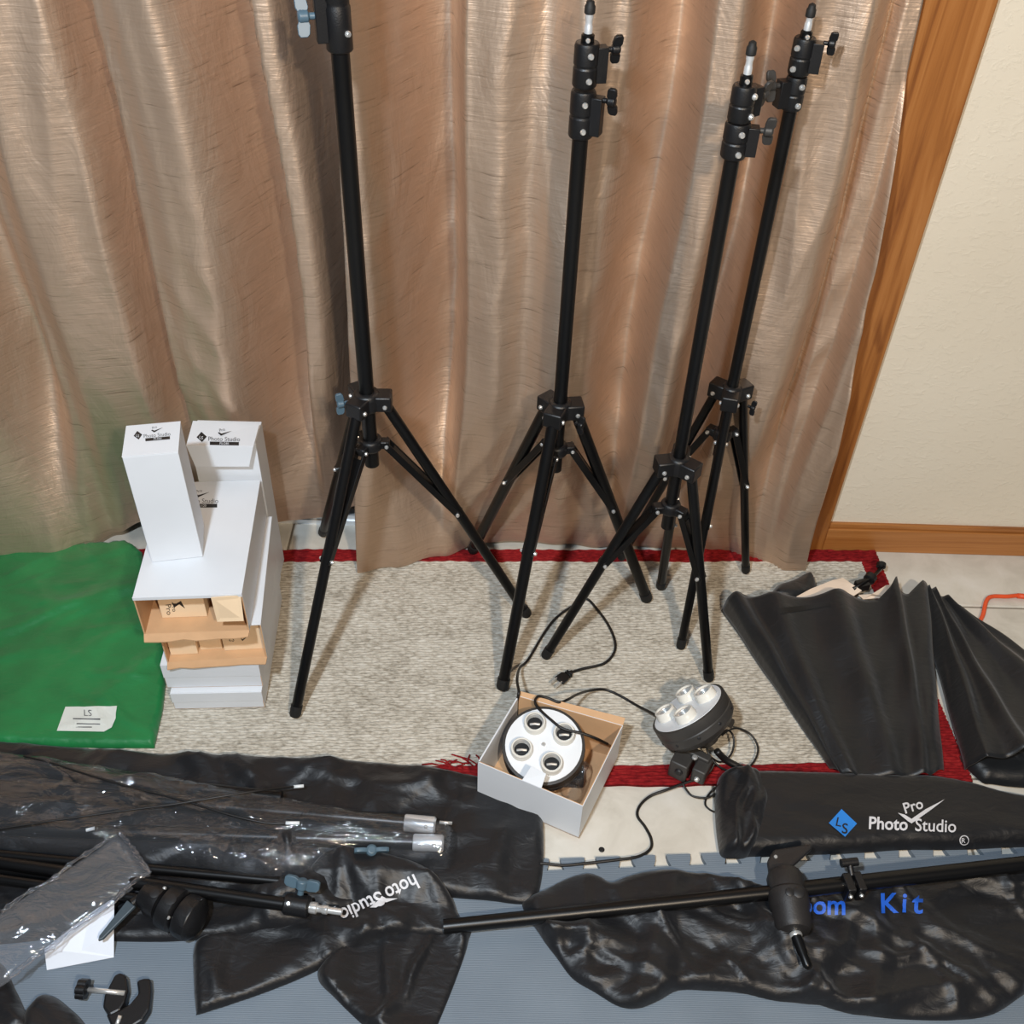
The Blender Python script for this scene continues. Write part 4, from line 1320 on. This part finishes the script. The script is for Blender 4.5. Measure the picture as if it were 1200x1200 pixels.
# swivel clamp
s0, s1_ = G(920, 1030, 0.062), G(931, 1094, 0.060)
ax = (s1_ - s0).normalized()
b = MB()
b.lathe([(0.012, -0.014), (0.024, -0.010), (0.028, 0.0), (0.027, 0.020), (0.030, 0.024), (0.030, 0.046), (0.0275, 0.050), (0.0275, 0.074), (0.023, 0.081), (0.012, 0.084)], s0, ax, 30)
sw = b.build('swivel_clamp', M['swivel'], bp, 35)
side = ax.cross(V(0, 0, 1)).normalized(); upn = side.cross(ax).normalized()
vd = (CO - s0).normalized()
b = MB()
hc = s0 + ax * 0.036 + upn * 0.0295
for k, rr in ((-0.008, 0.0085), (0.005, 0.0068)):
    rivet(sw, hc + side * k, upn + ax * 0.1, rr, 0.002, 'hole', 'ink')
e1_ = s0 + ax * 0.080
tip = G(947, 1134, 0.062)
axs = (tip - e1_).normalized()
Ls = (tip - e1_).length
b = MB()
b.lathe([(0.0085, 0), (0.0085, 0.006), (0.0078, 0.008), (0.0074, Ls * 0.62), (0.0062, Ls * 0.68), (0.0062, Ls * 0.95), (0.004, Ls)], e1_, axs, 18)
b.build('spigot', M['black_metal'], bp, 40)
b = MB(); b.lathe([(0.0092, 0.004), (0.0096, 0.005), (0.0096, 0.009), (0.0090, 0.010)], e1_, axs, 18); b.build('spigot_ring', M['chrome'], bp, 40)
# wing handle at the rear of the swivel
b = MB()
b.prism([G(902, 1040, 0.055), G(898, 1012, 0.055), G(905, 1000, 0.055), G(948, 993, 0.062), G(950, 998, 0.062), (G(926, 1020, 0.060)), G(932, 1040, 0.055)], (0, 0, 0.012))
b.build('wing_handle', M['swivel'], bp, 0, 0.003)
rivet(sw, G(909, 1004, 0.068), (0, -0.3, 1), 0.003, 0.002, 'bolt')
# small clamp with a T knob further along
cb = G(998, 1036, 0.062)
dx = (bZ - bM).normalized(); dyv = V(0, 0, 1).cross(dx).normalized()
b = MB()
b.slab(cb - dx * 0.009 - dyv * 0.004, dx * 0.0065, dyv * 0.015, V(0, 0, 0.017))
b.slab(cb + dx * 0.008 - dyv * 0.004, dx * 0.0060, dyv * 0.015, V(0, 0, 0.017))
tc_ = b.build('tube_clamp', M['black_plastic'], bp, 0, 0.002); tc_['kind'] = 'stuff'
del tc_['kind']
rivet(tc_, cb - dx * 0.009 - dyv * 0.019, -dyv, 0.0035, 0.003, 'bolt')
rivet(tc_, cb + dx * 0.008 - dyv * 0.019, -dyv, 0.0035, 0.003, 'bolt')
b = MB()
b.tube([cb + dyv * 0.008 + V(0, 0, 0.012), cb + dyv * 0.022 + V(0, 0, 0.020)], 0.005, 12)
b.tube([cb + dyv * 0.024 + V(0, 0, 0.021) - dx * 0.013, cb + dyv * 0.024 + V(0, 0, 0.021) + dx * 0.013], 0.0065, 12)
b.build('t_knob', M['black_plastic'], tc_, 40)

# ------------------------------------------------------------------ left foreground: big bag, poles in film, folded stand
lb = thing('carry_bag', 'large black nylon bag spread flat at the left under the wrapped poles', 'bag', tuple(G(320, 960, 0)))
lbo = cloth('bag_body', [(-200, 845), (-60, 860), (0, 867), (100, 876), (200, 883), (300, 887), (400, 890), (480, 896), (530, 904), (575, 912), (610, 925), (632, 940), (637, 975), (636, 1020), (628, 1052), (610, 1058), (560, 1053), (500, 1050), (440, 1060), (360, 1085), (280, 1098), (200, 1102), (130, 1102), (60, 1100), (0, 1105), (-60, 1110), (-200, 1110)], M['nylon'], lb, 0.006, 0.015, 0.015, 63, 0.006, 0.0105, 0.016, 2.6, 0.006, 0.05)
ZL = 0.038
def string(parent, pts, tip0=None, tip1=None):
    b = MB(); b.tube(pxpath(pts, 7), 0.0018, 7); b.build('drawstring', M['cord'], parent, 180)
    for q in (tip0, tip1):
        if q:
            b = MB(); b.tube([G(*q[0]), G(*q[1])], 0.0028, 10); b.build('string_tip', M['white_tip'], parent, 180)
string(lb, [(28, 886, 0.070), (60, 894, 0.078), (110, 910, 0.086), (160, 924, 0.086), (215, 938, 0.086), (270, 955, 0.084), (310, 964, 0.080), (335, 965, 0.078)], ((335, 964.5, 0.078), (351, 964.5, 0.078)))
string(lb, [(-20, 974, 0.082), (60, 962, 0.086), (130, 952, 0.086), (200, 943, 0.088), (250, 935, 0.088), (300, 927, 0.078), (344, 922, 0.050)], ((344, 922, 0.048), (356, 921, 0.048)))
b = MB(); b.tube([G(101, 973, 0.07), G(111, 970.5, 0.07)], 0.0028, 10); b.build('string_tip', M['white_tip'], lb, 180)

def wrapped_pole(label, a, c, r, tipseg, tip_r, pin=True, group='wrapped poles'):
    A, B = G(*a), G(*c)
    d = (B - A).normalized()
    t = thing('crossbar_pole', label, 'pole', tuple((A + B) / 2), group)
    b = MB(); b.tube([A, B], r, 18); b.build('tube', M['black_metal'], t, 40)
    if tipseg:
        b = MB(); b.lathe([(r * 1.02, 0), (tip_r, 0.002), (tip_r, tipseg - 0.003), (tip_r * 0.8, tipseg)], B, d, 20)
        e = b.build('end_sleeve', M['aluminium'], t, 40)
        rivet(e, B + d * tipseg * 0.7 + V(0, -tip_r * 0.7, tip_r * 0.7), (0, -1, 1), 0.003, 0.002, 'bolt')
        if pin:
            q = B + d * tipseg
            b = MB(); b.lathe([(0.008, 0), (0.008, 0.016), (0.006, 0.018)], q, d, 16); b.build('end_plug', M['rubber'], t, 40)
            b = MB(); b.tube([q + d * 0.006 + V(0, 0, 0.010), q + d * 0.026 + V(0, 0, 0.010)], 0.0026, 10); b.build('pin', M['chrome'], t, 180)
    return t
wrapped_pole('upper wrapped black pole with a silver end and a black plug', (-60, 918, 0.056), (474, 964, 0.048), 0.0122, 0.050, 0.0135)
wrapped_pole('lower wrapped black pole with a plain silver end', (-60, 968, 0.056), (484, 987, 0.046), 0.0115, 0.048, 0.0132, False)
wrapped_pole('rear wrapped black pole lying uppermost at the left, its end hidden in the film', (-60, 892, 0.056), (330, 935, 0.052), 0.0105, 0, 0)
sl = cloth('plastic_sleeve', [(-160, 872), (-60, 876), (0, 878), (60, 885), (140, 896), (220, 908), (300, 924), (400, 941), (480, 952), (524, 960), (535, 972), (531, 1000), (520, 1010), (480, 1004), (430, 996), (395, 1000), (385, 1015), (340, 1022), (280, 1018), (220, 1012), (160, 1004), (80, 996), (0, 990), (-160, 984)], M['clear'], None, 0.034, 0.030, 0.010, 71, 0.006, 0.032, 0.055, 3, 0.005, 0.022, -0.12, 0.7)
tag(sl, 'crinkled clear plastic sleeve wrapped around the black poles on the large bag', 'plastic sleeve', None)
wd_ = cloth('plastic_sleeve', [(205, 980), (240, 972), (300, 978), (360, 985), (385, 992), (375, 1008), (350, 1020), (310, 1024), (270, 1020), (230, 1005)], M['clear'], None, 0.024, 0.025, 0.020, 73, 0.0035, 0.045, 0.07, 8, 0.004, 0.018)
tag(wd_, 'bunched clear plastic sleeve end beside the blue-grey knob', 'plastic sleeve', None)
b = MB()
kk = wing_knob('wing_knob', None, G(434, 1000, 0.040), (0.2, -0.3, 1), (1, 0.1, 0), M['blue_grey_plastic'], 0.95)
tag(kk, 'loose blue-grey wing knob on the large bag beside the silver pole ends', 'knob')

# folded light stand lying on the big bag
ZS = 0.046
fs_ = thing('folded_stand', 'folded black light stand lying flat with a blue-grey knob and silver spigot', 'light stand', tuple(G(230, 1040, 0.03)))
a0, a1 = G(-60, 1002, ZS), G(336, 1060, ZS + 0.012)
d = (a1 - a0).normalized()
b = MB(); b.tube([a0, a1], 0.0100, 18); b.build('pole', M['black_metal'], fs_, 40)
for q0, q1, z in (((-60, 1022, ZS), (230, 1062, ZS), 0), ((-60, 996, ZS + 0.004), (345, 1034, ZS + 0.004), 0), ((-60, 1012, 0.030), (300, 1054, 0.030), 0)):
    b = MB(); b.tube([G(*q0), G(*q1)], 0.0078, 14); lg = b.build('leg', M['black_metal'], fs_, 40)
    dd = (G(*q1) - G(*q0)).normalized()
    b = MB(); b.tube([G(*q1) - dd * 0.018, G(*q1) + dd * 0.002], 0.0090, 14); b.build('rubber_foot', M['rubber'], lg, 40)
c0 = G(334, 1059, ZS + 0.012)
b = MB(); b.lathe([(0.0135, 0), (0.0155, 0.002), (0.0155, 0.036), (0.012, 0.038)], c0, d, 22)
col = b.build('clamp_collar', M['black_plastic'], fs_, 40, 0.001)
rivet(col, c0 + d * 0.008 + V(0, -0.006, 0.0145), (0, -0.4, 1), 0.0036, 0.003, 'bolt')
wing_knob('wing_knob', col, c0 + d * 0.022 + V(0, 0.012, 0.008), (0.15, 0.55, 0.8), d, M['blue_grey_plastic'], 0.95)
b = MB(); b.lathe([(0.0078, 0.036), (0.0085, 0.042), (0.0085, 0.048), (0.0055, 0.050), (0.0055, 0.056), (0.0068, 0.058), (0.0068, 0.064), (0.0050, 0.066), (0.0050, 0.086)], c0, d, 18)
b.build('spigot', M['chrome'], fs_, 40)

# black bag with upside-down lettering, and its neighbour
b3 = thing('carry_bag', 'black nylon bag with upside-down white lettering below the silver pole ends', 'bag', tuple(G(390, 1090, 0)))
b3o = cloth('bag_body', [(366, 1020), (385, 1002), (410, 998), (440, 1004), (486, 1015), (522, 1040), (545, 1084), (540, 1093), (500, 1092), (450, 1095), (410, 1110), (360, 1136), (300, 1160), (240, 1180), (228, 1183), (228, 1183), (227, 1176), (225, 1150), (226, 1100), (250, 1088), (300, 1080), (340, 1060)], M['nylon'], b3, 0.006, 0.010, 0.011, 83, 0.005, 0.011, 0.030, 3.4, 0.006, 0.04, z0fn=lambda X, Y: 0.011 + 0.030 * np.clip((Y - 0.755) / 0.045, 0, 1))
U = (-0.906, 0.424)
drape('lettering', [text2d('hoto', 486, 1024, 25, 180 - 25.5, 0.016, wscale=0.86, maxlen=2.5)], b3o, M['white_ink'], b3, 0.0018)
drape('lettering', [text2d('Studio', 445, 1044, 25, 180 - 25.5, 0.016, wscale=0.86, maxlen=2.5)], b3o, M['white_ink'], b3, 0.0018)
drape('check_mark', [poly2d([(466, 1053), (452, 1053), (447, 1050), (443, 1056), (434, 1064), (441, 1064), (449, 1059)], 2.5)], b3o, M['white_ink'], b3, 0.0016)
drape('trade_mark', [text2d('R', 392, 1056, 8, 155, 0, maxlen=4), ([(389 + r * math.cos(a * math.pi / 10), 1059.5 + r * math.sin(a * math.pi / 10)) for a in range(20) for r in (4.4, 5.4)], [(2 * i, 2 * i + 1, (2 * i + 3) % 40, (2 * i + 2) % 40) for i in range(20)])], b3o, M['white_ink'], b3, 0.0013)
b4 = thing('carry_bag', 'black nylon bag end lying below the upside-down lettering at the bottom edge', 'bag', tuple(G(460, 1150, 0)))
cloth('bag_body', [(430, 1088), (470, 1082), (546, 1082), (548, 1105), (535, 1145), (515, 1195), (495, 1240), (470, 1240), (430, 1205), (395, 1172), (374, 1150), (376, 1130), (400, 1108)], M['nylon'], b4, 0.004, 0.012, 0.018, 87, 0.0045, 0.0105, 0.014, 3.4, 0.007, 0.045)

# sheet of paper, clear bag
b = MB()
b.prism([G(55, 1137, 0.0118), G(133.5, 1122, 0.0118), G(133.5, 1092, 0.036), G(134, 1052, 0.045), G(112, 1066, 0.045), G(52, 1112, 0.034)], (0, 0, 0.0005))
pp = b.build('paper_sheet', M['paper'], None, 0)
tag(pp, 'white sheet of paper sticking out below the clear plastic bag', 'paper')
cbg = cloth('plastic_bag', [(-90, 1120), (0, 1067), (60, 1028), (110, 995), (137, 975), (151, 988), (165, 1006), (175, 1023), (132, 1056), (80, 1094), (40, 1123), (10, 1147), (-20, 1165), (-90, 1170)], M['clear_bag'], None, 0.010, 0.022, 0.006, 91, 0.004, 0.052, 0.06, 3, 0.004, 0.016, 0.65, 0.8, smooth=False)
rs = random.Random(4)
for pts in ([(175, 1023), (150, 1041), (132, 1055), (106, 1075), (80, 1093), (60, 1109), (40, 1122), (10, 1146)], [(137, 976), (110, 996), (85, 1012), (60, 1029), (30, 1048), (0, 1068)], [(138, 976), (151, 989), (165, 1007), (175, 1022)]):
    w = pxpath([(x + rs.uniform(-1.5, 1.5), y + rs.uniform(-1.5, 1.5), 0.066 + rs.uniform(-0.003, 0.003)) for x, y in pts], 6)
    b = MB(); b.tube(w, [0.0030 + rs.uniform(-0.0012, 0.0022) for _ in w], 7)
    b.build('highlight_tube', M['clear'], cbg, 180)  # glossy tube added along the bag's edge to catch highlights
tag(cbg, 'clear flat plastic bag with shiny crinkled edges at the lower left', 'plastic bag')

# boom head: two black clamp drums with a grey lever
bh = thing('swivel_head', 'black boom swivel head with round clamp drums and a grey lever', 'clamp', tuple(G(220, 1080, 0.02)))
g0, g1 = G(172, 1050, 0.056), G(268, 1098, 0.048)
ax = (g1 - g0).normalized(); L = (g1 - g0).length
b = MB()
b.lathe([(0.010, -0.01), (0.018, -0.006), (0.020, 0.004), (0.024, 0.010), (0.024, 0.026), (0.020, 0.028), (0.015, 0.034)], g0, ax, 28)
dr1 = b.build('drum', M['black_plastic'], bh, 35)
b = MB()
b.lathe([(0.016, 0.032), (0.030, 0.034), (0.031, 0.040), (0.031, 0.054), (0.027, 0.058), (0.018, 0.060)], g0, ax, 30)
dr2 = b.build('drum', M['black_plastic'], bh, 35)
b = MB()
b.lathe([(0.020, 0.058), (0.030, 0.062), (0.032, 0.070), (0.032, 0.084), (0.026, 0.090), (0.014, 0.096), (0.004, 0.098)], g0, ax, 14)
kn_ = b.build('tightening_knob', M['black_plastic'], bh, 25, 0.001)
upn = (V(0, 0, 1) - ax * ax.z).normalized(); sd = ax.cross(upn)
rivet(dr2, g0 + ax * 0.047 + upn * 0.0306 + V(0, 0, -0.0004), upn, 0.0085, 0.001, 'hole', 'ink')
rivet(dr1, g0 + ax * 0.018 + upn * 0.0236, upn, 0.007, 0.001, 'hole', 'ink')
rivet(dr1, g0 + ax * 0.024 + (upn * 0.8 - sd * 0.6) * 0.0238, upn * 0.8 - sd * 0.6, 0.003, 0.002, 'bolt')
rivet(dr2, g0 + ax * 0.056 + (upn * 0.7 + sd * 0.7) * 0.0275, upn * 0.7 + sd * 0.7, 0.003, 0.002, 'bolt')
b = MB()
b.slab(g0 + ax * 0.05 - V(0, 0, 0.030), ax * 0.030, sd * 0.010, upn * 0.006)
b.build('base_block', M['black_plastic'], bh, 0, 0.002)
b = MB()
lv0, lv1 = G(155, 1060, 0.054), G(116, 1104, 0.048)
ed_ = (lv1 - lv0).normalized(); sv = ed_.cross(V(0, 0, 1)).normalized(); un = sv.cross(ed_)
Lh = (lv1 - lv0).length
b.prism([lv0 + sv * 0.0085, lv0 - sv * 0.0085, lv0 + ed_ * (Lh - 0.006) - sv * 0.0038, lv0 + ed_ * Lh, lv0 + ed_ * (Lh - 0.006) + sv * 0.0038], un * 0.006)
b.build('lever', M['lever'], bh, 0, 0.0015)
b = MB(); b.tube([g0 - ax * 0.004, lv0 + un * 0.003], 0.007, 12); b.build('lever_shaft', M['black_plastic'], bh, 40)

# background clip with its screw
cp = thing('spring_clip', 'small black screw clamp lying on the grey mat at the lower left', 'clamp', tuple(G(130, 1175, 0.0105)))
k0, k1 = G(97, 1159, 0.030), G(150, 1164, 0.030)
ax = (k1 - k0).normalized(); upv = V(0, 0, 1); sd = ax.cross(upv).normalized()
b = MB()
for k in range(6):
    a = k * math.pi / 3
    b.tube([k0 - ax * 0.006 + (sd * math.cos(a) + upv * math.sin(a)) * 0.008, k0 + ax * 0.006 + (sd * math.cos(a) + upv * math.sin(a)) * 0.008], 0.0062, 10)
b.lathe([(0.009, -0.007), (0.010, -0.004), (0.010, 0.005), (0.006, 0.008)], k0, ax, 16)
b.build('knob', M['black_plastic'], cp, 40)
b = MB(); b.tube([k0 + ax * 0.006, k0 + ax * 0.060], 0.0034, 12); b.build('screw', M['chrome'], cp, 180)
b = MB()
c_ = G(136, 1168, 0.026)
b.prism([G(134, 1142, 0.030), G(141, 1139, 0.030), G(148, 1144, 0.030), G(150, 1160, 0.030), G(146, 1174, 0.030), G(140, 1184, 0.030), G(128, 1190, 0.030), G(120, 1180, 0.030), G(122, 1166, 0.030), G(128, 1154, 0.030)], (0, 0, -0.018))
b.build('jaw', M['black_plastic'], cp, 0, 0.003)
b = MB()
b.prism([G(160, 1149, 0.028), G(168, 1146, 0.028), G(176, 1146, 0.028), G(177, 1160, 0.028), G(175, 1182, 0.028), G(166, 1196, 0.028), G(150, 1206, 0.028), G(130, 1202, 0.028), G(124, 1188, 0.028), G(138, 1184, 0.028), G(152, 1176, 0.028), G(162, 1164, 0.028)], (0, 0, -0.0165))
b.build('frame', M['black_plastic'], cp, 0, 0.003)
b = MB(); b.tube([G(141, 1190, 0.032), G(135, 1206, 0.024)], 0.003, 10); b.build('spigot', M['chrome'], cp, 180)

# black cloth at the bottom left corner
e1b = thing('carry_bag', 'black nylon bag corner at the lower left edge beside the clear plastic bag', 'bag', tuple(G(-10, 1180, 0)))
cloth('bag_body', [(-90, 1112), (-20, 1122), (4, 1132), (16, 1156), (28, 1182), (42, 1225), (-90, 1240)], M['nylon'], e1b, 0.014, 0.02, 0.012, 95, 0.005, 0.0105, 0.014, 2.5, 0.008, 0.04)
e2b = thing('carry_bag', 'small hump of black nylon bag at the bottom edge in front of the screw clamp', 'bag', tuple(G(60, 1195, 0)))
cloth('bag_body', [(27, 1195), (38, 1175), (50, 1166), (64, 1168), (80, 1180), (98, 1198), (115, 1230), (30, 1240)], M['nylon'], e2b, 0.018, 0.02, 0.012, 97, 0.004, 0.0105, 0.014, 3, 0.008, 0.035)
